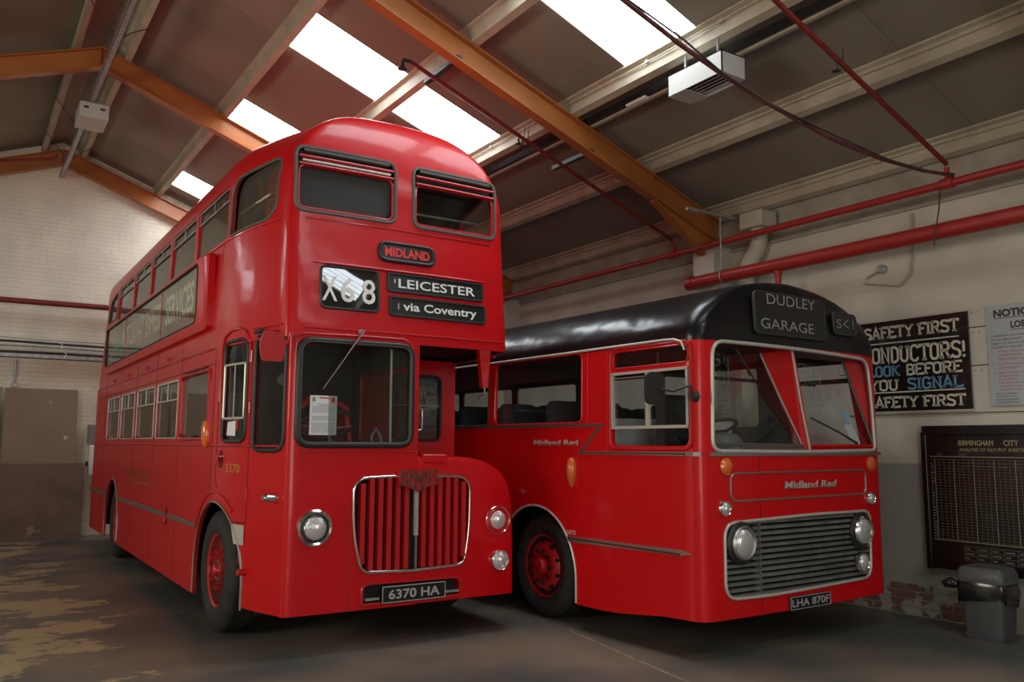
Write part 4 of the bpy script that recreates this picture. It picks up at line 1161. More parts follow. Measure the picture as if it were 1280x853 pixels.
for i, (a, b2_) in enumerate(LWIN):
    p = sidepane(rrect(a, b2_, 1.64, 2.245, 0.04, 4), -0.018)
    if i > 0: sliders(p, a+0.01, b2_-0.01, 2.24, 2.04, ALULIGHT); rim(rrect(a+.003, b2_-.003, 1.643, 2.242, 0.04, 4), lambda y, z: side1(y, z, 0.001), 0.007, 'glazing_edge', ALULIGHT, p)
    else:
        rim(rrect(a-.01, b2_+.01, 1.63, 2.255, 0.05, 4), lambda y, z: side1(y, z, 0.004), 0.016, 'window_frame', REDM, p)
        MB().tube([side1(a+.12, 2.285, .012), side1(b2_-.12, 2.285, .012)], 0.011, 6).build('rain_rail', SEAM, p)
        MB().bbox(-0.015, 0.01, 2.0, 2.12, 1.625, 1.665, 0.005).build('catch', DARKTRIM, p)
p = sidepane(rpoly([(7.66, 3.47), (8.50, 3.47), (8.30, 3.82), (7.66, 3.90)], 0.06), -0.015)
rim(rpoly([(7.66, 3.47), (8.50, 3.47), (8.30, 3.82), (7.66, 3.90)], 0.06), lambda y, z: side1(y, z, 0.0), 0.012, 'rubber_seal', GREYRUB, p)
cw = rpoly(CWIN, [.05, .05, .04, .08, .08, .06, .05], 5)
p = patch(cw, lambda y, z: side_flat(y, z, -0.03), 'side_window', GLASSSIDE, B1, 4); rim(cw, lambda y, z: side1(y, z, 0.0), 0.014, 'rubber_seal', GREYRUB, p)
# right-hand side panes (far side) so that the saloon is closed
for a, b2_ in UWIN + LWIN:
    z0, z1 = (3.42, 3.905) if (a, b2_) in UWIN else (1.64, 2.245)
    MB().add([(W1-0.05, a, z0), (W1-0.05, b2_, z0), (W1-0.05, b2_, z1), (W1-0.05, a, z1)], [(0,1,2,3)]).build('far_side_window', GLASSSIDE, B1)
# front upper windows with their ventilators
for i, o_ in enumerate(UFW):
    p = patch(o_, lambda a, b_: front_flat(a, b_, 0), 'front_window', GLASS, B1, 4)
    rim(o_, lambda a, b_: front1(a, b_, 0.0), 0.016, 'rubber_seal', GREYRUB, p)
    x0, x1 = o_[0][0]+0.0, 0
    xs = [q[0] for q in o_]; x0, x1 = min(xs), max(xs)
    rim(rrect(x0+0.025, x1-0.025, 3.475, 3.83, 0.06), lambda a, b_: front1(a, b_, -0.012), 0.012, 'opening_frame', REDM, p)
    for z, rr2, MM in ((3.90, 0.014, REDM), (3.835, 0.013, REDM)):
        MB().tube([front1(x0+0.02+(x1-x0-0.04)*k/6, z, 0.006) for k in range(7)], rr2, 8).build('vent_bar', MM, p, 50)
    mb = MB()
    for z in (3.955,):
        mb.tube([front1(x0+0.06+(x1-x0-0.12)*k/6, z, 0.006) for k in range(7)], 0.016, 6)
    mb.build('vent_hood', GREYRUB, p, 50)
    if i == 0: MB().tube([front1(x0+0.05+(x1-x0-0.10)*k/6, 3.868, 0.004) for k in range(7)], 0.012, 6).build('vent_slot', ALULIGHT, p, 50)
    MB().box(x0+.04, x1-.04, 0.17, 0.175, 3.85, 3.95).build('vent_panel', DARKTRIM, p)
# handrail inside the upper front windows
MB().tube([(0.30, 0.42, 3.66), (2.12, 0.42, 3.66)], 0.012, 8).build('handrail', ALULIGHT, B1, 50)
MB().tube([(0.16, 0.5, 3.64), (0.12, 1.25, 3.64)], 0.011, 8).build('handrail', ALULIGHT, B1, 50)
# interior seats
s0 = seat(B1, 0.14, 0.75, 2.50, 0.86)
for k in range(9):
    if k: copy_tree(s0, B1, (0.14, 0.75+k*0.80, 2.50))
    copy_tree(s0, B1, (1.42, 0.75+k*0.80, 2.50))
for k in range(7):
    copy_tree(s0, B1, (0.12, 2.0+k*0.82, 1.13)); copy_tree(s0, B1, (1.42, 2.0+k*0.82, 1.13))
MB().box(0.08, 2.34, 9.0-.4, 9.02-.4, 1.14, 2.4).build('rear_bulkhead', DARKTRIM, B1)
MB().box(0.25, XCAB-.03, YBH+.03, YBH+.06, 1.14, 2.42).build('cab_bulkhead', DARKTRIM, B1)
# cab: windscreen, door, quarter light
p = patch(WSC, lambda a, b_: front1(a, b_, -0.015), 'windscreen', GLASS, B1, 4)
rim(WSC, lambda a, b_: front1(a, b_, 0.002), 0.026, 'rubber_seal', RUBBER, p, 8)
rim(inset(WSC, 0.012), lambda a, b_: front1(a, b_, 0.022), 0.006, 'seal_strip', GREYRUB, p, 6)
MB().tube([front1(0.255, 2.30, .004), front1(0.27, 2.42, .004), front1(0.34, 2.447, .004), front1(0.8, 2.455, .004), front1(1.18, 2.455, .004), front1(1.25, 2.42, .004), front1(1.275, 2.30, .004)], 0.011, 8).build('windscreen_hood', REDM, B1, 50)
p = sidepane(DGL, -0.012, GLASS, nm='cab_door_window', rings_=4)
rim(DGL, lambda y, z: side1(y, z, 0.001), 0.018, 'rubber_seal', RUBBER, p, 8)
rim(rrect(0.672, 1.055, 1.80, 2.25, 0.008, 2), lambda y, z: side1(y, z, 0.008), 0.011, 'sliding_frame', ALULIGHT, p)
MB().tube([side1(0.86, 1.81, 0.004), side1(0.86, 2.24, 0.004)], 0.006, 6).build('sash_edge', ALU, p)
patch([(0.83, 1.655), (1.0, 1.66), (0.985, 1.77), (0.83, 1.78)], lambda y, z: side1(y, z, -0.004), 'door_notice', PAPER, B1, 1)
patch([(0.80, 1.70), (0.86, 1.70), (0.86, 1.80), (0.80, 1.80)], lambda y, z: side1(y, z, -0.009), 'red_sticker', REDM, B1, 1)
p = sidepane(QGL, -0.012, GLASS, nm='quarter_light', rings_=4); rim(QGL, lambda y, z: side1(y, z, 0.001), 0.020, 'rubber_seal', RUBBER, p, 8)
# door outline and its raised arch
do = [(1.165, 1.95), (1.165, 2.34), (1.10, 2.50), (0.96, 2.545), (0.80, 2.545), (0.67, 2.51), (0.615, 2.43), (0.60, 2.25)]
MB().tube([side1(y, z, 0.004) for y, z in do], 0.016, 8).build('door_drip_rail', REDM, B1, 50)
MB().tube([side1(y, z, 0.0005) for y, z in [(0.595, 2.3), (0.592, 1.9), (0.59, 1.5), (0.585, 1.2), (0.585, 0.98)]], 0.004, 6).build('door_seam', SEAM, B1)
MB().tube([side1(y, z, 0.0005) for y, z in [(1.20, 2.3), (1.21, 1.8), (1.21, 1.30), (1.15, 1.22)]], 0.004, 6).build('door_seam', SEAM, B1)
MB().tube([side1(y, z, 0.003) for y, z in [(0.80, 0.96), (0.70, 0.962), (0.585, 0.965)]], 0.005, 6).build('door_sill', SEAM, B1)
for z in (1.88, 1.20, 2.30): MB().bbox(0.085, 0.125, 0.575, 0.605, z-0.05, z+0.05, 0.005).build('door_hinge', REDM, B1)
hd = patch(rrect(1.055, 1.135, 1.385, 1.535, 0.038), lambda y, z: side1(y, z, 0.003), 'door_handle', SEAM, B1, 2)
MB().tube([side1(1.095, 1.50, 0.02), side1(1.095, 1.43, 0.03)], [0.022, 0.012], 8).build('grip', REDM, hd, 50)
MB().tube([side1(1.12, 1.485, 0.01), side1(1.07, 1.485, 0.01)], 0.008, 6).build('latch', CHROME, hd)
# beads, seams
def bead(pts, nm='bead', r=0.008, M=REDM, off=0.002): return MB().tube([side1(y, z, off) for y, z in pts], r, 6).build(nm, M, B1, 50)
ys_ = [0.12+k*0.1 for k in range(13)] + [1.6, 3, 5, 7, 9.0]
bead([(y, 1.575) for y in ys_], 'waist_bead', 0.009)
bead([(y, 1.568) for y in ys_], 'waist_seam', 0.004, SEAM, 0.004)
bead([(y, 2.29) for y in (1.36, 3, 5, 7, 8.9)], 'panel_seam', 0.005, SEAM, 0.0)
bead([(y, 2.52) for y in [0.14, 0.3, 0.45, 0.55]], 'cab_bead', 0.009)
bead([(y, 3.385) for y in [0.27, 0.4, 0.55, 0.7, 0.85, 1.0, 1.15, 1.3, 2, 5, 8.8]], 'upper_waist_bead', 0.009)
for y in (2.72, 4.0, 5.32, 6.55, 7.93): bead([(y, 0.27), (y, 1.56)], 'panel_seam', 0.003, SEAM, 0.0)
for y in (2.72, 4.0, 5.3, 6.55, 7.97): bead([(y, 1.6), (y, 2.28), (y, 2.60)], 'panel_seam', 0.003, SEAM, 0.0)
bead([(1.36, 1.2), (1.36, 2.3), (1.37, 3.37)], 'panel_seam', 0.004, SEAM, 0.0)
MB().tube([front1(0.345+(XC-0.345)*2*k/12, 3.395, 0.002) for k in range(13)], 0.007, 6).build('front_bead', REDM, B1, 50)
MB().tube([front1(0.36+(2.0)*k/12-0.02, 2.50, 0.004) for k in range(12)], 0.008, 6).build('front_bead', REDM, B1, 50)
MB().tube([front1(0.33+0.09*k, 1.53, 0.002) for k in range(12)], 0.007, 6).build('front_bead', REDM, B1, 50)
MB().tube([(W1-tum(2.45)+0.004, y, 2.435) for y in (0.6, 1.5, 4, 8.8)], 0.014, 6).build('gutter', REDM, B1, 50)
for x, z0, z1 in ((0.73, 0.32, 0.60), (0.73, 0.60, 1.1), (1.87, 0.33, 1.30)):
    MB().tube([front1(x, z0, 0.0), front1(x, z1, 0.0)], 0.0035, 5).build('panel_seam', SEAM, B1)
MB().tube([front1(1.29, 2.46, 0.002), front1(1.29, 1.52, 0.002)], 0.004, 5).build('panel_seam', SEAM, B1)
# lower aluminium strip
for a, b2_ in ((1.83, 3.05), (3.18, 6.24), (7.45, 9.2)):
    o = MB().bbox(-0.010, 0.0, a, b2_, 0.828, 0.872, 0.004).build('rubbing_strip', GREYRUB, B1)
    MB().box(-0.0125, -0.010, a, b2_, 0.862, 0.868).box(-0.0125, -0.010, a, b2_, 0.832, 0.838).build('strip_edge', ALU, o)
# wheel arch trims
for yc, r, zt in ((1.215, 0.605, 1.10), (6.85, 0.59, 1.09)):
    P = [(yc-r, 0.29)] + [(yc-r*math.cos(PI*k/24), 0.5+(zt-0.5)*math.sin(PI*k/24)) for k in range(25)] + [(yc+r, 0.27)]
    MB().tube([side1(y, z, 0.003) for y, z in P], 0.010, 6).build('arch_trim', ALU, B1, 50)
P = [(1.215-0.67*math.cos(PI*k/24), 0.5+0.68*math.sin(PI*k/24)) for k in range(7, 21)]
MB().tube([side1(y, z, 0.001) for y, z in P], 0.014, 6).build('wing_swage', REDM, B1, 50)
o = patch([(0.60, 0.79), (0.76, 0.79), (0.82, 0.945), (0.60, 0.945)], lambda y, z: side1(y, z, 0.006), 'step_plate', ALULIGHT, B1, 2)
patch([(0.62, 0.63), (0.74, 0.63), (0.70, 0.75), (0.62, 0.75)], lambda y, z: side1(y, z, -0.01), 'step_recess', SEAM, B1, 1)
MB().tube([(0.12, 0.575, 0.585), (0.045, 0.565, 0.59)], [0.028, 0.024], 10).build('step_peg', REDM, B1, 50)
o = MB().tube([side1(0.20, 1.18, -0.01), (0.13, 0.185, 1.185), (0.105, 0.175, 1.187)], [0.040, 0.034, 0.018], 12).build('side_lamp', CHROME, B1, 50)
for z, zz in ((0.91, 0.76),):
    o = patch(rpoly([(3.06, zz), (3.16, zz), (3.16, z), (3.11, z+.03), (3.06, z)], 0.02, 3), lambda y, q: side1(y, q, 0.003), 'filler_cap', DARK, B1, 1)
    MB().bbox(-0.03, 0, 3.08, 3.14, 0.775, 0.86, 0.008).build('filler_lever', REDM, o)
# amber side indicator
o = MB().lathe([(0, 0.0), (0.01, 0.03), (0.06, 0.048), (0.17, 0.045), (0.23, 0.03), (0.25, 0)], (-0.012, 1.52, 1.80), 'z', 16, -1).build('indicator', AMBER, B1, 50)
MB().bbox(-0.008, 0.0, 1.455, 1.52, 1.60, 1.80, 0.003).build('indicator_base', REDM, o)
for y in (3.35, 4.63, 5.92, 7.2): MB().tube([(-0.02, y, 2.50), (0.01, y, 2.47)], 0.018, 8).build('panel_stud', REDM, B1, 50)
fs1 = lambda off: (lambda a, b_: side1(-a, b_, off))
text('fleet_number', '5370', -0.965, -0.715, 1.355, 1.425, fs1(0.0035), GOLD, B1, 0.0)
# gilt fleet name: M(IDLA)ND outline boxes, worn
mb = MB()
fsd = lambda a, b_, d: side1(-a, b_, 0.001+d)
GOLDW = noisy('worn_gilt', (0.30, 0.13, 0.02), (0.20, 0.01, 0.008), 14, 0.45, lo=0.42, hi=0.62)
mb.ribbon([(-4.02, 1.30), (-3.66, 1.30), (-3.66, 1.12), (-3.98, 1.12)], 0.018, 0, 0.002, fsd)
mb.ribbon([(-5.28, 1.112), (-4.18, 1.118)], 0.02, 0, 0.002, fsd)
text_add(mb, 'MIDLAND', -5.75, -4.15, 1.16, 1.26, fs1(0.003), 0.0)
mb.build('fleet_name', GOLDW, B1, fix=False)

# advertisement box on the side
ab = MB()
rings = []
oa = rrect(1.58, 7.84, 2.625, 3.335, 0.04, 4); ob = rrect(1.66, 7.82, 2.69, 3.325, 0.05, 4)
def bx(o_, x): return [(x, p[0], p[1]) for p in o_]
vs = bx(oa, 0.012) + bx(oa, -0.05) + bx(ob, -0.075) + bx(rrect(1.90, 7.77, 2.72, 3.285, 0.09, 4), -0.075) + bx(rrect(1.90, 7.77, 2.72, 3.285, 0.09, 4), -0.055)
n = len(oa); fs = []
for k in range(4):
    for i in range(n): fs.append((k*n+i, k*n+(i+1) % n, (k+1)*n+(i+1) % n, (k+1)*n+i))
adb = ab.add(vs, fs).build('advert_box', RED, B1, 30)
pl = rrect(1.90, 7.77, 2.72, 3.285, 0.09, 4)
def postermat():
    M = mat('faded_poster', (0.30, 0.27, 0.20), 0.5)
    return noisy('faded_grey_poster', (0.15, 0.14, 0.11), (0.24, 0.22, 0.17), 0.9, 0.35, coat=0.5)
mb = MB(); k = len(pl); mb.add([(-0.052, p[0], p[1]) for p in pl], [tuple(range(k))]); mb.build('poster', postermat(), adb, fix=False)
mb = MB(); mb.add([(-0.062, p[0], p[1]) for p in pl], [tuple(range(k))]); mb.build('poster_glass', GLASSCLR, adb, fix=False)
rim(pl, lambda y, z: (-0.074, y, z), 0.010, 'rubber_seal', RUBBER, adb)
for y in (3.62, 6.05): MB().box(-0.066, -0.06, y, y+0.025, 2.73, 3.275).build('divider', REDM, adb)
fa = lambda a, b_: (-0.0535 if True else 0, -a, b_)
mb = MB()
text_add(mb, 'MOTORWAY', -6.35, -4.75, 2.86, 3.17, fa, 0.02); text_add(mb, 'EXPRESS', -4.62, -3.72, 2.86, 3.17, fa, 0.02); text_add(mb, 'SERVICES', -3.45, -2.12, 2.86, 3.17, fa, 0.02)
mb.build('poster_lettering', mat('cream_poster_print', (0.82, 0.77, 0.58), 0.5), adb, fix=False)
mb = MB(); text_add(mb, 'BIRMINGHAM - LONDON', -4.6, -2.7, 2.765, 2.82, fa); mb.box(-0.0545, -0.0525, 2.1, 2.75, 2.77, 2.83)
mb.build('poster_small_print', GOLDW, adb)
MB().box(-0.0545, -0.0525, 6.3, 7.4, 2.82, 3.02).build('poster_patch', mat('faded_green_print', (0.10, 0.30, 0.20), 0.5), adb)

# grille
gb = MB().box(0.74, 1.85, 0.13, 0.14, 0.30, 1.38).build('grille_backing', DARK, B1)
rim(GR, lambda a, b_: front1(a, b_, 0.012), 0.013, 'grille_surround', CHROME, B1, 8)
gr = MB().box(1.296, 1.325, -0.012, 0.03, 0.86, 1.30).build('radiator_grille', ALULIGHT, B1)
MB().box(1.303, 1.318, -0.008, 0.03, 0.60, 0.86).box(1.300, 1.304, -0.016, -0.012, 0.87, 1.27).box(1.317, 1.321, -0.016, -0.012, 0.87, 1.27).build('centre_bar', ALU, gr)
sl0 = None
for x in [0.847+0.0762*k for k in range(6)] + [1.384+0.0752*k for k in range(6)]:
    e = 0.06 if (x < 0.87 or x > 1.74) else 0.0
    mb = MB(); z0, z1 = 0.60+e, 1.325-e*.7
    mb.add([(x-0.024, 0.05, z0), (x-0.020, 0.006, z0), (x+0.020, 0.006, z0), (x+0.024, 0.05, z0), (x-0.024, 0.05, z1), (x-0.020, 0.006, z1), (x+0.020, 0.006, z1), (x+0.024, 0.05, z1)], [(0,1,5,4), (1,2,6,5), (2,3,7,6), (0,3,2,1), (4,5,6,7), (3,0,4,7)])
    mb.build('grille_slat', REDM, gr)
# badge
BRZ = noisy('tarnished_bronze', (0.10, 0.045, 0.025), (0.22, 0.10, 0.06), 30, 0.45, metal=0.4)
bd = MB().add(*prism(rpoly([(1.13, 1.385), (1.13, 1.262), (1.205, 1.255), (1.305, 1.208), (1.405, 1.255), (1.478, 1.262), (1.478, 1.385)], 0.008, 2), 'y', -0.045, 0.0)).build('badge', REDM, B1)
mb = MB(); fb = lambda a, b_, d: (a, -0.045-d, b_)
def st(pts, wd=0.016): mb.ribbon(pts, wd, 0.0, 0.010, fb)
st([(1.15, 1.27), (1.15, 1.38)]); st([(1.135, 1.378), (1.195, 1.378), (1.207, 1.36), (1.195, 1.335), (1.15, 1.332)]); st([(1.195, 1.332), (1.21, 1.315), (1.207, 1.275), (1.135, 1.268)])
st([(1.235, 1.262), (1.235, 1.38), (1.285, 1.29), (1.335, 1.38), (1.335, 1.23)]); st([(1.275, 1.238), (1.275, 1.38), (1.325, 1.29), (1.375, 1.38), (1.375, 1.262)])
st([(1.235, 1.262), (1.305, 1.222), (1.375, 1.262)]); st([(1.41, 1.275), (1.41, 1.38), (1.462, 1.38), (1.468, 1.36), (1.468, 1.285), (1.455, 1.272), (1.41, 1.275)])
mb.build('badge_letters', BRZ, bd)
# number plate
MB().box(0.80, 1.80, 0.10, 0.11, 0.32, 0.54).build('plate_recess_back', DARK, B1)
rim(PR, lambda a, b_: front1(a, b_, 0.004), 0.012, 'recess_trim', REDM, B1)
for x0, x1 in ((0.89, 1.01), (1.60, 1.73)): MB().box(x0, x1, 0.02, 0.06, 0.375, 0.392).build('bumper_bar', GALV, B1)
def plate(parent, txt, x0, x1, z0, z1, y, sp):
    o = MB().bbox(x0, x1, y, y+0.012, z0, z1, 0.003).build('number_plate', PLATEBLK, parent)
    rim(rrect(x0+.006, x1-.006, z0+.006, z1-.006, 0.008, 2), lambda a, b_: (a, y-0.0005, b_), 0.003, 'plate_border', PLATESIL, o)
    w_ = x1-x0
    text('plate_characters', txt, x0+w_*sp, x1-w_*sp, z0+(z1-z0)*.22, z1-(z1-z0)*.22, lambda a, b_: (a, y-0.0015, b_), PLATESIL, o, 0.022)
    return o
plate(B1, '6370 HA', 1.018, 1.588, 0.345, 0.478, -0.012, 0.10)
for x in (0.78, 1.79):
    for z in (0.36, 0.39, 0.42): MB().lathe([(0.0, 0.008), (-0.004, 0.006), (-0.006, 0)], (x, front1(x, 1)[1], z), 'y', 8).build('rivet', REDM, B1, 60)
# lamps
o = lamp(B1, 'headlamp', 0.468, front1(0.468, 1)[1]-0.004, 0.955, 0.140, CHROME, 0.030, RUBBER)
o = lamp(B1, 'headlamp', 2.115, front1(2.115, 1)[1]-0.006, 0.945, 0.128, CHROME, 0.022, REDM)
o = lamp(B1, 'fog_lamp', 2.125, front1(2.1, 1)[1]-0.030, 0.605, 0.090, CHROME, 0.016)
MB().lathe([(0.05, 0.06), (0.0, 0.088)], (2.125, front1(2.1, 1)[1]-0.030, 0.605), 'y', 24).build('lamp_back', DARKTRIM, B1)
# destination displays
def disp(nm, outl, M=BLIND):
    o = patch(outl, lambda a, b_: front1(a, b_, 0.003), nm, M, B1, 3)
    rim(outl, lambda a, b_: front1(a, b_, 0.006), 0.012, 'rubber_seal', RUBBER, o)
    return o
fD = lambda off: (lambda a, b_: front1(a, b_, off))
X68 = rrect(0.465, 0.955, 2.668, 3.008, 0.05)
BL68 = mat('glossy_route_blind', (0.02, 0.02, 0.02), 0.02, spec=1.0)
o = disp('route_number_display', X68, BL68)
text('route_number', 'X', 0.475, 0.60, 2.725, 2.93, fD(0.007), WHITE, o, 0.01)
text('route_number', '6', 0.63, 0.745, 2.725, 2.93, fD(0.007), WHITE, o, 0.01)
text('route_number', '8', 0.81, 0.925, 2.725, 2.93, fD(0.007), WHITE, o, 0.01)
o = disp('destination_display', rrect(1.038, 1.965, 2.858, 3.008, 0.03)); text('destination', 'LEICESTER', 1.135, 1.885, 2.893, 2.972, fD(0.007), WHITE, o, 0.012)
text('blind_code', '1', 1.095, 1.108, 2.93, 2.965, fD(0.007), OFFWHITE, o)
o = disp('destination_display', rrect(1.052, 1.985, 2.655, 2.808, 0.03)); text('destination', 'via Coventry', 1.175, 1.895, 2.680, 2.775, fD(0.007), WHITE, o, 0.02)
MB().tube([(1.11, -0.0, 2.70), (1.115, 0.0, 2.72), (1.112, 0.0, 2.75)], 0.005, 5).build('blind_code', OFFWHITE, o)
MB().tube([front1(0.40+1.60*k/10, 3.032+0.0*k, 0.008) for k in range(11)], [0.004]+[0.012]*9+[0.004], 8).build('display_hood', REDM, B1, 50)
o = patch(rrect(0.965, 1.475, 3.12, 3.27, 0.07), lambda a, b_: front1(a, b_, 0.012), 'operator_plate', BLACKENAMEL, B1, 3)
rim(rrect(0.965, 1.475, 3.12, 3.27, 0.07), lambda a, b_: front1(a, b_, 0.008), 0.018, 'plate_edge', RUBBER, o, 8)
text('operator_name', 'MIDLAND', 1.01, 1.43, 3.155, 3.235, fD(0.016), mat('bright_red_letters', (0.70, 0.03, 0.03), 0.4), o, 0.045)
# wiper
o = MB().tube([(0.785, 0.0, 2.485), (0.785, -0.045, 2.478)], [0.022, 0.016], 10).build('wiper', GALV, B1, 50)
MB().tube([(0.785, -0.05, 2.482), (0.64, -0.035, 2.26), (0.475, -0.025, 2.015)], [0.010, 0.007, 0.005], 6).build('wiper_arm', CHROME, o, 50)
# notice in the windscreen
o = MB().box(0.402, 0.622, 0.048, 0.052, 1.662, 1.968).build('windscreen_notice', PAPER, B1)
mb = MB(); mb.box(0.475, 0.56, 0.0465, 0.048, 1.945, 1.954); mb.build('red_heading', REDM, o)
MB().box(0.42, 0.445, 0.0465, 0.048, 1.92, 1.955).build('green_emblem', mat('olive_print', (0.35, 0.35, 0.12), 0.6), o)
MB().box(0.575, 0.602, 0.0465, 0.048, 1.915, 1.955).build('red_emblem', REDM, o)
mb = MB(); random.seed(9)
for k in range(22):
    z = 1.90-k*0.0105; ww = 0.045 if k < 2 else (0.09 if k < 6 else random.uniform(.088, .098))
    if k in (7, 8, 13): continue
    mb.box(0.512-ww, 0.512+ww, 0.0465, 0.048, z, z+0.003)
mb.build('printed_lines', INK, o)
# cab interior
o = bpy.data.objects.new('steering_wheel', None); COL.objects.link(o); o.parent = B1; o.location = (0.66, 0.36, 1.74); o.rotation_euler = (R(-28), 0, 0)
MB().tube([(0.235*math.cos(2*PI*k/36), 0.235*math.sin(2*PI*k/36), 0) for k in range(36)], 0.014, 8, closed=True).build('rim', DARKTRIM, o, 60)
MB().tube([(-.23, 0, 0), (0, 0, -0.03), (.23, 0, 0)], 0.008, 6).tube([(0, 0.23, 0), (0, 0, -0.03), (0, -.1, -.5)], 0.012, 6).build('spokes', GALV, o, 60)
MB().tube([(0.42, 0.5, 1.55), (0.45, 0.5, 1.86), (0.55, 0.5, 1.95), (0.75, 0.5, 1.96), (0.88, 0.5, 1.90), (0.93, 0.5, 1.55)], 0.03, 8).build('seat_surround', REDM, B1, 50)
MB().bbox(0.45, 0.95, 0.62, 0.74, 1.2, 1.86, 0.05).build('driver_seat_back', mat('red_leathercloth', (0.28, 0.01, 0.012), 0.4, coat=0.3), B1)
MB().bbox(0.45, 0.95, 0.3, 0.7, 1.16, 1.42, 0.05).build('driver_seat', mat('maroon_leathercloth', (0.16, 0.01, 0.012), 0.5), B1)
MB().bbox(0.32, 1.27, 0.05, 0.17, 1.50, 1.575, 0.02).build('cab_dash', REDM, B1)
MB().tube([(1.13, 0.14, 1.58), (1.125, 0.14, 2.38)], 0.012, 8).build('cab_pole', ALULIGHT, B1, 50)
MB().tube([(0.98, 0.16, 1.58), (0.97, 0.15, 1.66), (1.0, 0.14, 1.72), (1.04, 0.14, 1.66), (1.06, 0.15, 1.58)], 0.013, 8).build('cab_handle', GALV, B1, 50)
# bulkhead window and grab handle beside the bonnet
p = MB().add([(1.72, YBH+0.02, 1.63), (2.25, YBH+0.02, 1.63), (2.25, YBH+0.02, 2.28), (1.72, YBH+0.02, 2.28)], [(0,1,2,3)]).build('bulkhead_window', GLASS, B1)
rim(rrect(1.72, 2.25, 1.63, 2.28, 0.07), lambda a, b_: (a, YBH, b_), 0.014, 'rubber_seal', RUBBER, p)
MB().tube([(1.72, YBH+.01, 1.98), (2.25, YBH+.01, 1.98)], 0.009, 6).build('sash_bar', ALU, p)
p = MB().add([(XCAB-.01, 0.15, 1.60), (XCAB-.01, 1.2, 1.60), (XCAB-.01, 1.2, 2.25), (XCAB-.01, 0.15, 2.25)], [(0,1,2,3)]).build('cab_side_window', GLASS, B1)
MB().tube([(1.33, 0.10, 1.90), (1.385, 0.10, 1.90), (1.40, 0.10, 1.88), (1.40, 0.10, 1.73), (1.385, 0.10, 1.71), (1.33, 0.10, 1.71)], 0.009, 8).build('grab_handle', CHROME, B1, 50)
# mirrors
o = MB().add(*prism([(p[0], p[1]) for p in rpoly([(0.02, 2.185), (0.21, 2.185), (0.225, 2.33), (0.20, 2.45), (0.03, 2.465), (-0.005, 2.33)], 0.03, 3)], 'y', 0.215, 0.24)).build('door_mirror', REDM, B1)
o.location = (-0.013, -0.175, 0.353); o.scale = (0.85, 0.85, 0.85)
MB().tube([(0.31, 0.36, 2.47), (0.27, 0.26, 2.45), (0.255, 0.245, 2.38), (0.20, 0.235, 2.30)], 0.018, 8).build('mirror_arm', REDM, o, 50)
MB().tube([(0.31, 0.37, 2.47), (0.30, 0.33, 2.47)], [0.026, 0.02], 10).build('mirror_mount', BRZ, o, 50)
MB().lathe([(0, 0.0), (0.0, 0.05), (0.05, 0.04), (0.09, 0.02), (0.1, 0)], (0.27, 0.30, 2.10), 'y', 14).build('lamp_glass', ALU, B1, 50)
o = MB().add(*prism([(1.93, 2.43), (1.965, 2.09), (2.02, 2.09), (2.045, 2.43)], 'y', -0.035, 0.02)).build('drop_mirror', REDM, B1)
o.location = (0, 0.09, 0)
MB().tube([(2.0, -0.01, 2.10), (2.0, -0.01, 2.03), (1.94, -0.02, 2.01), (1.935, -0.02, 1.98)], 0.006, 6).build('mirror_stem', CHROME, o, 50)
# wheels
wheel(B1, 1.33, 0.51, 0.055, 1, 0.51, 0.30)
wheel(B1, 6.85, 0.51, 0.06, 1, 0.51, 0.29)
wheel(B1, 1.33, 0.51, W1-0.07, -1, 0.51, 0.30)
wheel(B1, 6.85, 0.51, W1-0.06, -1, 0.51, 0.29)
MB().tube([(0.3, 1.27, 0.45), (2.1, 1.27, 0.45)], 0.06, 10).tube([(0.3, 6.85, 0.5), (2.1, 6.85, 0.5)], 0.09, 10).build('axle', CHASSIS, B1)

# ================================================================== SINGLE DECKER
W2 = 2.44; X2 = W2/2; L2 = 10.2; YF2 = -0.03; RC = 0.17
B2 = thing('single_decker_bus', 'red single decker bus with black roof showing DUDLEY GARAGE, parked on the right', 'bus', (4.66, 4.52, 0), R(1.6))
def f2(x, z, off=0.0): return (x, YF2 + 0.03*((x-X2)/1.1)**2 + (0.0 if z < 2.42 else 0.03*((z-2.42)/0.55)**1.6) - off, z)
def s2(y, z, off=0.0): return (0.0 + 0.012*max(z-1.5, 0) - off, y, z)
def half2(z):
    yf = f2(0.2, z)[1]
    P = [(X2-(X2-RC)*k/10, f2(X2-(X2-RC)*k/10, z)[1]) for k in range(11)]
    xs = s2(0, z)[0]
    P += bez(P[-1], (xs, P[-1][1]), (xs, yf+RC), 8)[1:]
    for k in range(1, 41): P.append((xs, yf+RC+(L2-0.3-yf-RC)*k/40))
    P += bez(P[-1], (xs, L2), (xs+0.3, L2), 6)[1:]
    for k in range(1, 5): P.append((P[-1][0]+(X2-P[-1][0])*k/4 if k < 4 else X2, L2))
    return P
def ring2(z, s_=1.0, zz=None, fi=0.55):
    yc = L2/2; hl = L2/2; k = 1-(1-s_)*fi/hl
    Lh = [(X2+(x-X2)*s_, yc+(y-yc)*k) for x, y in half2(z)]
    P = Lh + [(2*X2-x, y) for x, y in Lh][::-1][1:-1]
    return [(x, y, z if zz is None else zz) for x, y in P], len(Lh)
def zb2(y): return 0.30 if y < 0.3 else 0.30-0.08*min((y-0.3)/0.7, 1)
mb = MB(); rings = []
for t_ in [0, .05, .12, .2, .3, .4, .5, .6, .7, .8, .9, 1.0]:
    rg = []
    for x, y, z in ring2(1.0)[0]:
        z0 = zb2(y); zz = z0+(2.415-z0)*t_; rg.append((x + (0.012*max(zz-1.5, 0))*(1 if x < X2 else -1)*(1 if abs(x-X2) > 1 else 0), y, zz))
    rings.append(rg)
loft(mb, rings, False, False)
body2 = mb.build('body', RED2, B2, 30)
cut = []
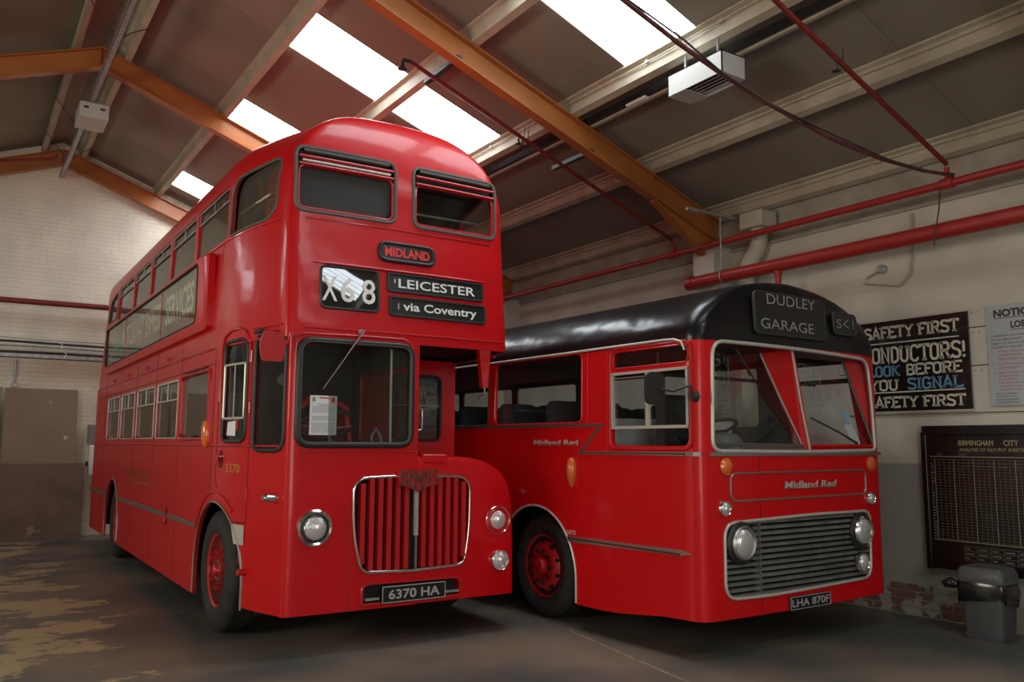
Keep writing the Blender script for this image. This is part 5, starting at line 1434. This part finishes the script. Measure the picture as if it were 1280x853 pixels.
SW = [(1.365, 2.745), (2.87, 4.25), (4.37, 5.75), (5.87, 7.25), (7.37, 8.75)]
for a, b_ in SW: cut.append(prism(rrect(a, b_, 1.79, 2.43-0.02, 0.07), 'x', -0.5, 3.2))
DW = rrect(0.105, 0.965, 1.59, 2.19, 0.06); DT = rrect(0.10, 0.95, 2.235, 2.375, 0.05)
cut.append(prism(rrect(0.105, 0.965, 1.59, 2.19, [.06, .06, .01, .01]), 'x', -0.5, 3.2)); cut.append(prism(DT, 'x', -0.5, 3.2))
def arch2(yc, r, zc, zt): return [(yc+r*math.cos(PI*k/24), zc+(zt-zc)*math.sin(PI*k/24)) for k in range(25)] + [(yc-r, 0), (yc+r, 0)]
cut.append(prism(arch2(2.05, 0.60, 0.42, 1.03), 'x', -0.5, 3.2)); cut.append(prism(arch2(7.6, 0.60, 0.42, 1.03), 'x', -0.5, 3.2))
WS2 = rpoly([(0.145, 1.555), (1.22, 1.545), (2.29, 1.56), (2.265, 2.0), (2.215, 2.375), (1.25, 2.402), (0.165, 2.402)], [.09, .3, .06, .5, .12, .5, .13], 7)
cut.append(prism(WS2, 'y', -0.4, 0.5))
GR2 = rpoly([(0.245, 0.448), (0.7, 0.437), (2.13, 0.462), (2.15, 1.03), (1.3, 1.035), (0.25, 1.01)], [.13, .2, .12, .10, .2, .12], 7)
cut.append(prism(GR2, 'y', -0.4, 0.15))
cut.append(prism(rrect(0.4, 2.04, 1.75, 2.38, 0.1), 'y', L2-.4, L2+.4))
carve(body2, cut, 0.03)
# black domed roof
mb = MB(); rings = [ring2(2.405)[0], ring2(2.43)[0]]
NA = 16
for k in range(1, NA+1):
    a = PI/2*k/NA; s_ = math.cos(a) if k < NA else 0.03; zz = 2.43 + 0.545*math.sin(a)
    if k == 1: s_ = 1.0
    rings.append(ring2(2.43 + 0.4*math.sin(a), max(s_, .03), zz, 0.10)[0])
n = len(rings[0]); nL = ring2(2)[1]; vs = [v for r_ in rings for v in r_]; fs = []
for k in range(len(rings)-1):
    for i in range(n): fs.append((k*n+i, k*n+(i+1) % n, (k+1)*n+(i+1) % n, (k+1)*n+i))
b_ = (len(rings)-1)*n
for i in range(nL-1):
    r0 = (n-i) % n; r1 = n-(i+1) if i+1 < nL-1 else nL-1; f_ = []
    for q in (i, i+1, r1, r0):
        if b_+q not in f_: f_.append(b_+q)
    if len(f_) > 2: fs.append(tuple(f_))
roof2 = mb.add(vs, fs).build('roof', BLACKROOF, B2, 35)
# silver cantrail moulding
MB().tube([s2(y, 2.425, 0.006) for y in (9.8, 7, 4, 1.2)] + [s2(0.35, 2.425, 0.006), s2(0.24, 2.42, 0.008), s2(0.16, 2.395, 0.008), (0.012, 0.135, 2.33)], 0.011, 8).build('cantrail_moulding', ALULIGHT, B2, 50)
# windscreen frame and panes
rim(WS2, lambda a, b_: f2(a, b_, 0.006), 0.016, 'windscreen_surround', ALULIGHT, B2, 8)
def quad(nm, P, M, parent, n=1): return MB().add(P, [tuple(range(len(P)))]).build(nm, M, parent)
LT = [(0.16, 0.02, 1.60), (1.295, 0.03, 1.59), (1.10, 0.29, 2.385), (0.17, 0.03, 2.385)]
RTp = [(1.325, 0.03, 1.585), (2.30, 0.02, 1.59), (2.30, 0.24, 2.39), (1.215, 0.07, 2.385)]
pL = quad('windscreen', LT, GLASSCLR, B2); pR = quad('windscreen', RTp, GLASSCLR, B2)
# reveals: sill, head, centre pillar wedge and nearside cheek
mb = MB()
mb.add([(0.12, -0.0, 1.56), (1.31, -0.02, 1.555), (1.295, 0.035, 1.592), (0.15, 0.03, 1.602)], [(0,1,2,3)]); mb.build('windscreen_sill', ALU, B2)
mb = MB(); mb.add([(1.31, -0.02, 1.55), (2.32, 0.0, 1.56), (2.31, 0.03, 1.595), (1.325, 0.035, 1.59)], [(0,1,2,3)]); mb.build('windscreen_sill', RED2, B2)
mb = MB(); mb.add([(0.1, -0.0, 2.40), (1.2, -0.02, 2.41), (2.34, 0.0, 2.40), (2.34, 0.36, 2.395), (1.1, 0.36, 2.385), (0.1, 0.1, 2.385)], [(0,1,2,3,4,5)]); mb.build('windscreen_head', SEAM, B2)
pw = MB().add([(1.285, 0.035, 1.56), (1.325, -0.012, 1.555), (1.345, 0.03, 1.56), (1.095, 0.30, 2.39), (1.165, 0.02, 2.40), (1.225, 0.08, 2.39)], [(0,1,4,3), (1,2,5,4), (0,3,5,2), (0,2,1), (3,4,5)]).build('windscreen_pillar', RED2, B2)
MB().tube([(1.322, -0.02, 1.56), (1.24, 0.0, 1.98), (1.175, 0.015, 2.39)], 0.010, 6).build('pillar_bead', ALULIGHT, pw, 50)
MB().tube([(1.285, 0.02, 1.59), (1.19, 0.155, 1.99), (1.095, 0.28, 2.385)], 0.010, 6).build('pillar_bead', ALU, pw, 50)
MB().add([(2.335, -0.0, 1.56), (2.40, 0.2, 1.58), (2.42, 0.35, 2.40), (2.26, 0.24, 2.40), (2.28, 0.0, 1.59)], [(0,1,2,3,4)]).build('side_cheek', RED2, B2)
MB().add([(2.18, 0.215, 2.39), (2.30, 0.005, 1.585), (2.33, 0.0, 1.58), (2.32, 0.0, 2.38)], [(0,1,2,3)]).build('side_cheek', RED2, B2)
MB().tube([(2.155, 0.20, 2.385), (2.285, 0.0, 1.60)], 0.012, 6).build('pane_seal', GREYRUB, pR, 50)
MB().tube([(1.345, 0.0, 1.595), (2.285, 0.0, 1.60)], 0.012, 6).tube([(1.345, 0.0, 1.595), (1.235, 0.05, 2.38)], 0.012, 6).build('red_bead', RED2, pR, 50)
MB().tube([(0.165, 0.0, 1.61), (1.28, 0.01, 1.60)], 0.010, 6).build('pane_seal', GREYRUB, pL, 50)
# wipers
MB().tube([(0.52, 0.06, 2.37), (0.60, 0.05, 2.26), (0.82, 0.07, 2.05)], [0.012, 0.008, 0.006], 6).tube([(0.60, 0.05, 2.30), (0.70, 0.08, 2.16)], 0.006, 6).build('wiper', DARKTRIM, B2, 50)
MB().tube([(1.35, -0.02, 1.83), (1.75, -0.04, 1.70), (1.98, -0.03, 1.62)], [0.007, 0.009, 0.014], 6).build('wiper', DARKTRIM, B2, 50)
# sticker and notice behind the nearside pane
MB().hexa([(2.06, 0.075, 1.63), (2.20, 0.075, 1.62), (2.205, 0.08, 1.62), (2.065, 0.08, 1.63), (2.0, 0.14, 1.90), (2.10, 0.14, 1.91), (2.105, 0.145, 1.91), (2.005, 0.145, 1.90)]).build('tax_notice', PAPER, B2)
MB().hexa([(2.03, 0.10, 1.80), (2.14, 0.10, 1.80), (2.142, 0.105, 1.80), (2.03, 0.105, 1.80), (2.0, 0.138, 1.905), (2.10, 0.138, 1.912), (2.105, 0.14, 1.91), (2.005, 0.14, 1.905)]).build('notice_header', PAPERB, B2)
# mouldings
def strip(pts, hw, nm, M=ALU, sub=True, fmap=s2, off=0.0):
    mb = MB(); pl_ = lambda a, b_, d: fmap(a, b_, off+d)
    mb.ribbon(pts, hw, 0.0, 0.010, pl_); o = mb.build(nm, M, B2)
    mb = MB(); mb.ribbon(pts, hw*0.35, 0.010, 0.012, pl_); mb.build('strip_inlay', DARKTRIM, o)
    return o
strip([(9.9, 1.785), (4.0, 1.778), (1.10, 1.765), (1.385, 1.527), (0.14, 1.530)], 0.030, 'waist_moulding')
mb = MB(); mb.ribbon([(RC-0.05, 1.530)] + [(x, 1.53) for x in (0.3, 0.6, 0.9, X2, 1.5, 1.9, 2.2, 2.38)], 0.030, 0, 0.010, lambda a, b_, d: f2(a, b_, d)); mb.build('front_waist_moulding', ALU, B2)
mb = MB(); mb.ribbon([(0.13, 1.53), (0.05, 1.53), (0.005, 1.53)], 0.03, 0, 0.01, lambda a, b_, d: (0.0-d+0.0+(0.035 if a < .03 else 0.0), a, b_)); mb.build('corner_moulding', ALU, B2)
# lower side spear
mb = MB(); mb.add([(-0.012, 1.56, 0.79), (-0.012, 1.56, 0.742), (-0.012, 0.19, 0.768), (-0.006, 0.085, 0.788), (-0.012, 0.19, 0.808), (-0.012, 1.575, 0.793),
                   (0.002, 1.56, 0.742), (0.002, 0.19, 0.768), (0.002, 0.085, 0.788), (0.002, 0.19, 0.808), (0.002, 1.575, 0.793), (0.002, 1.56, 0.79)],
                  [(0,1,2,3,4,5), (1,6,7,2), (2,7,8,3), (3,8,9,4), (4,9,10,5)])
o = mb.build('side_spear', ALU, B2); MB().box(-0.014, -0.012, 0.2, 1.55, 0.768, 0.782).build('spear_inlay', DARKTRIM, o)
P = [(2.05-0.60*math.cos(PI*k/24), 0.42+0.61*math.sin(PI*k/24)) for k in range(25)]
MB().tube([s2(1.45, 0.23, 0.003)] + [s2(y, z, 0.003) for y, z in P] + [s2(2.65, 0.23, 0.003)], 0.010, 6).build('arch_trim', ALULIGHT, B2, 50)
# side windows
for a, b_ in SW:
    o_ = rrect(a, b_, 1.79, 2.41, 0.07)
    p = patch(o_, lambda y, z: s2(y, z, -0.02), 'side_window', GLASSCLR, B2, 2)
    rim(o_, lambda y, z: s2(y, z, 0.0), 0.010, 'rubber_seal', RUBBER if a > 2 else REDM, p)
    MB().add([(W2-0.03, a, 1.79), (W2-0.03, b_, 1.79), (W2-0.03, b_, 2.41), (W2-0.03, a, 2.41)], [(0,1,2,3)]).build('far_side_window', GLASSCLR, B2)
p = patch(rrect(0.105, 0.965, 1.59, 2.19, [.06, .06, .01, .01]), lambda y, z: s2(y, z, -0.015), 'driver_window', GLASSCLR, B2, 2)
rim(rrect(0.075, 0.99, 1.565, 2.40, 0.07), lambda y, z: s2(y, z, 0.0), 0.012, 'window_surround', REDM, p)
fr2 = MB()
for (ya, yb_, za, zb_) in ((0.095, 0.97, 2.178, 2.20), (0.095, 0.97, 1.728, 1.752), (0.095, 0.118, 1.74, 2.19), (0.945, 0.97, 1.74, 2.19), (0.525, 0.555, 1.75, 2.18)):
    fr2.box(-0.006, 0.02, ya, yb_, za, zb_)
fr2.build('sliding_frame', ALULIGHT, p)
MB().box(0.0, 0.012, 0.555, 0.57, 1.75, 2.16).box(0.0, 0.012, 0.555, 0.945, 2.145, 2.158).build('sliding_sash', ALU, p)
p = patch(DT, lambda y, z: s2(y, z, -0.015), 'driver_top_window', GLASSCLR, B2, 2)
rim(DT, lambda y, z: s2(y, z, 0.0), 0.008, 'rubber_seal', REDM, p)
# mirror
o = MB().tube([(-0.01, 0.01, 1.96), (-0.05, 0.01, 1.965)], [0.045, 0.03], 10).build('mirror_bracket', RUBBER, B2, 40)
MB().tube([(-0.05, 0.01, 1.99), (-0.07, -0.0, 2.04), (-0.12, 0.02, 2.03), (-0.17, 0.08, 2.00), (-0.22, 0.16, 2.015)], 0.011, 8).build('mirror_arm', RUBBER, o, 50)
mir = MB(); mir.add(*prism(rrect(-0.36, -0.17, 1.90, 2.145, 0.06, 5), 'y', 0.17, 0.20)); mir.build('mirror_head', RUBBER, o, 40)
# lettering and lamps on the side
ft = lambda off: (lambda a, b_: s2(-a, b_, off))
text('script_badge', 'Midland Red', -2.07, -1.41, 1.59, 1.64, ft(0.012), ALULIGHT, B2, 0.03, shear=0.2)
mb = MB(); mb.box(-0.012, -0.002, 1.42, 2.06, 1.594, 1.600); mb.build('script_bar', CHROME, B2)
text('fleet_number', '5870', -1.575, -1.45, 0.808, 0.845, ft(0.003), OFFWHITE, B2)
o = MB().lathe([(0, 0.0), (0.02, 0.035), (0.08, 0.052), (0.18, 0.045), (0.25, 0.022), (0.27, 0)], (-0.012, 1.49, 1.485), 'z', 16, -1).build('indicator', AMBERD, B2, 50)
MB().bbox(-0.006, 0, 1.43, 1.55, 1.215, 1.49, 0.003).build('indicator_base', RED2, o)
o = MB().tube([(0.0, 2.30, 1.14), (-0.035, 2.28, 1.14)], [0.034, 0.024], 10).build('side_repeater', CHROME, B2, 50)
for y, z0, z1 in ((1.29, 1.79, 2.42), (1.03, 1.55, 2.42), (4.31, 0.24, 2.42), (0.055, 0.31, 2.30)):
    MB().tube([s2(y, z0, 0.0), s2(y, z1, 0.0)], 0.004, 6).build('panel_seam', RED2, B2)
mb = MB()
for k in range(22):
    for y in (0.042, 0.068): mb.lathe([(0, 0.005), (0.003, 0.004), (0.004, 0)], (-0.001, y, 0.33+k*0.053), 'x', 6, -1)
o = mb.build('rivets', RED2, B2); tag(o, kind='stuff')
# front: indicator lamps, panel, script, grille
for x in (0.285, 2.212):
    MB().lathe([(0, 0.066), (-0.010, 0.066), (-0.018, 0.055), (-0.03, 0.045), (-0.036, 0.02), (-0.037, 0)], (x, f2(x, 1)[1], 1.437), 'y', 24).build('indicator', AMBER if x < 1 else AMBERD, B2, 40)
for x, z in ((0.255, 1.122), (2.17, 1.137)): lamp(B2, 'side_lamp', x, f2(x, 1)[1]-0.003, z, 0.062, CHROME, 0.016)
PN = rpoly([(0.33, 1.172), (2.112, 1.180), (2.112, 1.388), (0.33, 1.383)], 0.07, 6)
rim(PN, lambda a, b_: f2(a, b_, 0.003), 0.009, 'panel_moulding', ALU, B2)
text('script_badge', 'Midland Red', 0.945, 1.635, 1.252, 1.312, lambda a, b_: f2(a, b_, 0.012), ALULIGHT, B2, 0.03, shear=0.2)
MB().box(0.95, 1.63, f2(1.3, 1)[1]-0.012, f2(1.3, 1)[1], 1.256, 1.262).build('script_bar', ALU, B2)
for xa, za, xb, zb_ in ((0.64, 0.31, 0.65, 0.44), (0.655, 1.03, 0.66, 1.17), (0.66, 1.39, 0.662, 1.51)): MB().tube([f2(xa, za, 0.0), f2(xb, zb_, 0.0)], 0.004, 5).build('panel_seam', SEAM, B2)
MB().box(0.2, 2.2, 0.10, 0.11, 0.42, 1.06).build('grille_backing', DARK, B2)
gr = bpy.data.objects.new('front_grille', None); COL.objects.link(gr); gr.parent = B2
rim(GR2, lambda a, b_: f2(a, b_, 0.006), 0.013, 'grille_surround', ALULIGHT, gr, 8)
SLT = noisy('dull_grille_aluminium', (0.13, 0.13, 0.12), (0.20, 0.20, 0.185), 6, 0.45, metal=0.2)
for k in range(13):
    z = 1.005-k*0.0455
    x0, x1 = 0.262, 2.135
    if k == 0: x0, x1 = 0.32, 2.08
    if k == 12: x0, x1 = 0.34, 2.08
    mb = MB(); ym = f2(X2, 1)[1]
    seg_ = 8
    for q in range(seg_):
        xa, xb = x0+(x1-x0)*q/seg_, x0+(x1-x0)*(q+1)/seg_
        ya, yb_ = f2(xa, 1)[1], f2(xb, 1)[1]
        mb.hexa([(xa, ya+0.002, z-0.013), (xb, yb_+0.002, z-0.013), (xb, yb_+0.030, z-0.006), (xa, ya+0.030, z-0.006), (xa, ya+0.002, z+0.008), (xb, yb_+0.002, z+0.008), (xb, yb_+0.030, z+0.015), (xa, ya+0.030, z+0.015)])
    mb.build('grille_slat', SLT, gr)
MB().box(0.63, 0.642, -0.03, 0.03, 0.45, 1.03).build('grille_mullion', SLT, gr)
yg = f2(0.3, 1)[1]
for x, z in ((0.424, 0.857), (1.995, 0.864)):
    MB().lathe([(0.06, 0.165), (-0.02, 0.165), (-0.035, 0.145), (-0.03, 0.12)], (x, yg, z), 'y', 36).build('lamp_housing', RUBBER, B2, 40)
    lamp(B2, 'headlamp', x, yg-0.035, z, 0.132, CHROME if x > 1 else ALU, 0.028, depth=.05)
o = lamp(B2, 'fog_lamp', 1.955, f2(1.95, 1)[1]-0.035, 0.603, 0.082, CHROME, 0.014)
o = plate(B2, 'LHA 870F', 0.958, 1.487, 0.298, 0.405, f2(1.2, 1)[1]-0.018, 0.04)
# destination boxes in the dome
DBX = rrect(0.645, 1.565, 2.50, 2.838, 0.05)
def f2r(x, z, off=0.0): return (x, YF2 + 0.03*((x-X2)/1.1)**2 + 0.02 + 0.02*max(z-2.5, 0) - 0.022 - off, z)
def dbox(nm, outl):
    o = patch(outl, lambda a, b_: f2r(a, b_, 0.020), nm, BLIND, B2, 3)
    rim(outl, lambda a, b_: f2r(a, b_, 0.010), 0.014, 'rubber_seal', mat('dark_grey_rubber', (0.03, 0.03, 0.03), 0.5), o, 8)
    return o
o = dbox('destination_display', DBX)
DIM = mat('dim_blind_lettering', (0.30, 0.30, 0.26), 0.5)
text('destination', 'DUDLEY', 0.79, 1.425, 2.745, 2.832, lambda a, b_: f2r(a, b_, 0.024), DIM, o, 0.0)
text('destination', 'GARAGE', 0.705, 1.39, 2.540, 2.625, lambda a, b_: f2r(a, b_, 0.024), DIM, o, 0.0)
o = dbox('route_number_display', rrect(1.705, 2.045, 2.575, 2.758, 0.04))
text('route_number', 'S', 1.735, 1.805, 2.625, 2.705, lambda a, b_: f2r(a, b_, 0.024), DIM, o)
mb = MB(); mb.ribbon([(1.91, 2.71), (1.835, 2.665), (1.92, 2.635)], 0.010, 0, 0.002, lambda a, b_, d: f2r(a, b_, 0.024+d)); mb.ribbon([(1.99, 2.635), (1.985, 2.72)], 0.010, 0, 0.002, lambda a, b_, d: f2r(a, b_, 0.024+d)); mb.build('route_number', DIM, o)
# inside
MB().box(0.4, 2.05, 0.2, 9.8, 0.34, 0.62).build('chassis', CHASSIS, B2)
MB().box(0.04, 2.40, 0.15, 10.0, 1.055, 1.09).build('saloon_floor', DARKTRIM, B2)
MB().box(0.4, 0.44, 1.4, 2.7, 0.3, 1.05).build('wheel_well', CHASSIS, B2); MB().box(0.4, 0.44, 7.0, 8.2, 0.3, 1.05).build('wheel_well', CHASSIS, B2)
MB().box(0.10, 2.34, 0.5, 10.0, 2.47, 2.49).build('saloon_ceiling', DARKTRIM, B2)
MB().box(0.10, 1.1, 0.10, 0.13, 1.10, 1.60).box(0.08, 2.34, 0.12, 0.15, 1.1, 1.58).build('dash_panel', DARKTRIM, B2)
MB().bbox(0.12, 1.75, 1.16, 1.19, 1.10, 1.83, 0.01).build('cab_partition', mat('pale_grey_formica', (0.80, 0.83, 0.84), 0.4), B2)
MB().tube([(1.35, 1.17, 1.1), (1.35, 1.17, 2.45)], 0.018, 8).tube([(0.75, 1.17, 1.9), (0.75, 1.17, 2.45)], 0.012, 8).build('stanchion', ALU, B2, 50)
MB().tube([(0.2, 0.6, 2.18), (2.3, 0.6, 2.18)], 0.016, 8).build('handrail', DARKTRIM, B2, 50)
o = bpy.data.objects.new('steering_wheel', None); COL.objects.link(o); o.parent = B2; o.location = (0.50, 0.36, 1.72); o.rotation_euler = (R(-20), R(0), 0)
MB().tube([(0.24*math.cos(2*PI*k/36), 0.24*math.sin(2*PI*k/36), 0) for k in range(36)], 0.014, 8, closed=True).build('rim', RUBBER, o, 60)
MB().tube([(-.23, 0, 0), (0, 0, -0.02), (.23, 0, 0)], 0.009, 6).tube([(0, 0.23, 0), (0, 0, -0.02), (0, -.02, -.6)], 0.02, 6).build('spokes', RUBBER, o, 60)
MB().bbox(0.22, 0.78, 0.62, 0.72, 1.30, 2.02, 0.05).build('driver_seat_back', SEATDK, B2)
MB().bbox(0.22, 0.78, 0.28, 0.68, 1.25, 1.42, 0.05).build('driver_seat', SEATDK, B2)
MB().lathe([(0, 0.0), (0.0, 0.20), (0.14, 0.20), (0.19, 0.16), (0.21, 0.0)], (0.42, 0.20, 1.50), 'z', 20).build('instrument_pod', SEATGREY, B2, 50)
s0 = seat(B2, 0.08, 1.45, 1.09, 0.90, SEATDK, 0.52, False)
for k in range(9):
    if k: copy_tree(s0, B2, (0.08, 1.45+k*0.80, 1.09))
    copy_tree(s0, B2, (1.44, 1.45+k*0.80, 1.09))
wheel(B2, 2.05, 0.47, 0.08, 1, 0.47, 0.285, style=2, M=REDM)
wheel(B2, 7.6, 0.47, 0.08, 1, 0.47, 0.285, style=2, M=REDM)
wheel(B2, 2.05, 0.47, W2-0.08, -1, 0.47, 0.285, style=2, M=REDM)
wheel(B2, 7.6, 0.47, W2-0.08, -1, 0.47, 0.285, style=2, M=REDM)
MB().tube([(0.3, 2.05, 0.45), (2.1, 2.05, 0.45)], 0.06, 10).tube([(0.3, 7.6, 0.47), (2.1, 7.6, 0.47)], 0.08, 10).build('axle', CHASSIS, B2)
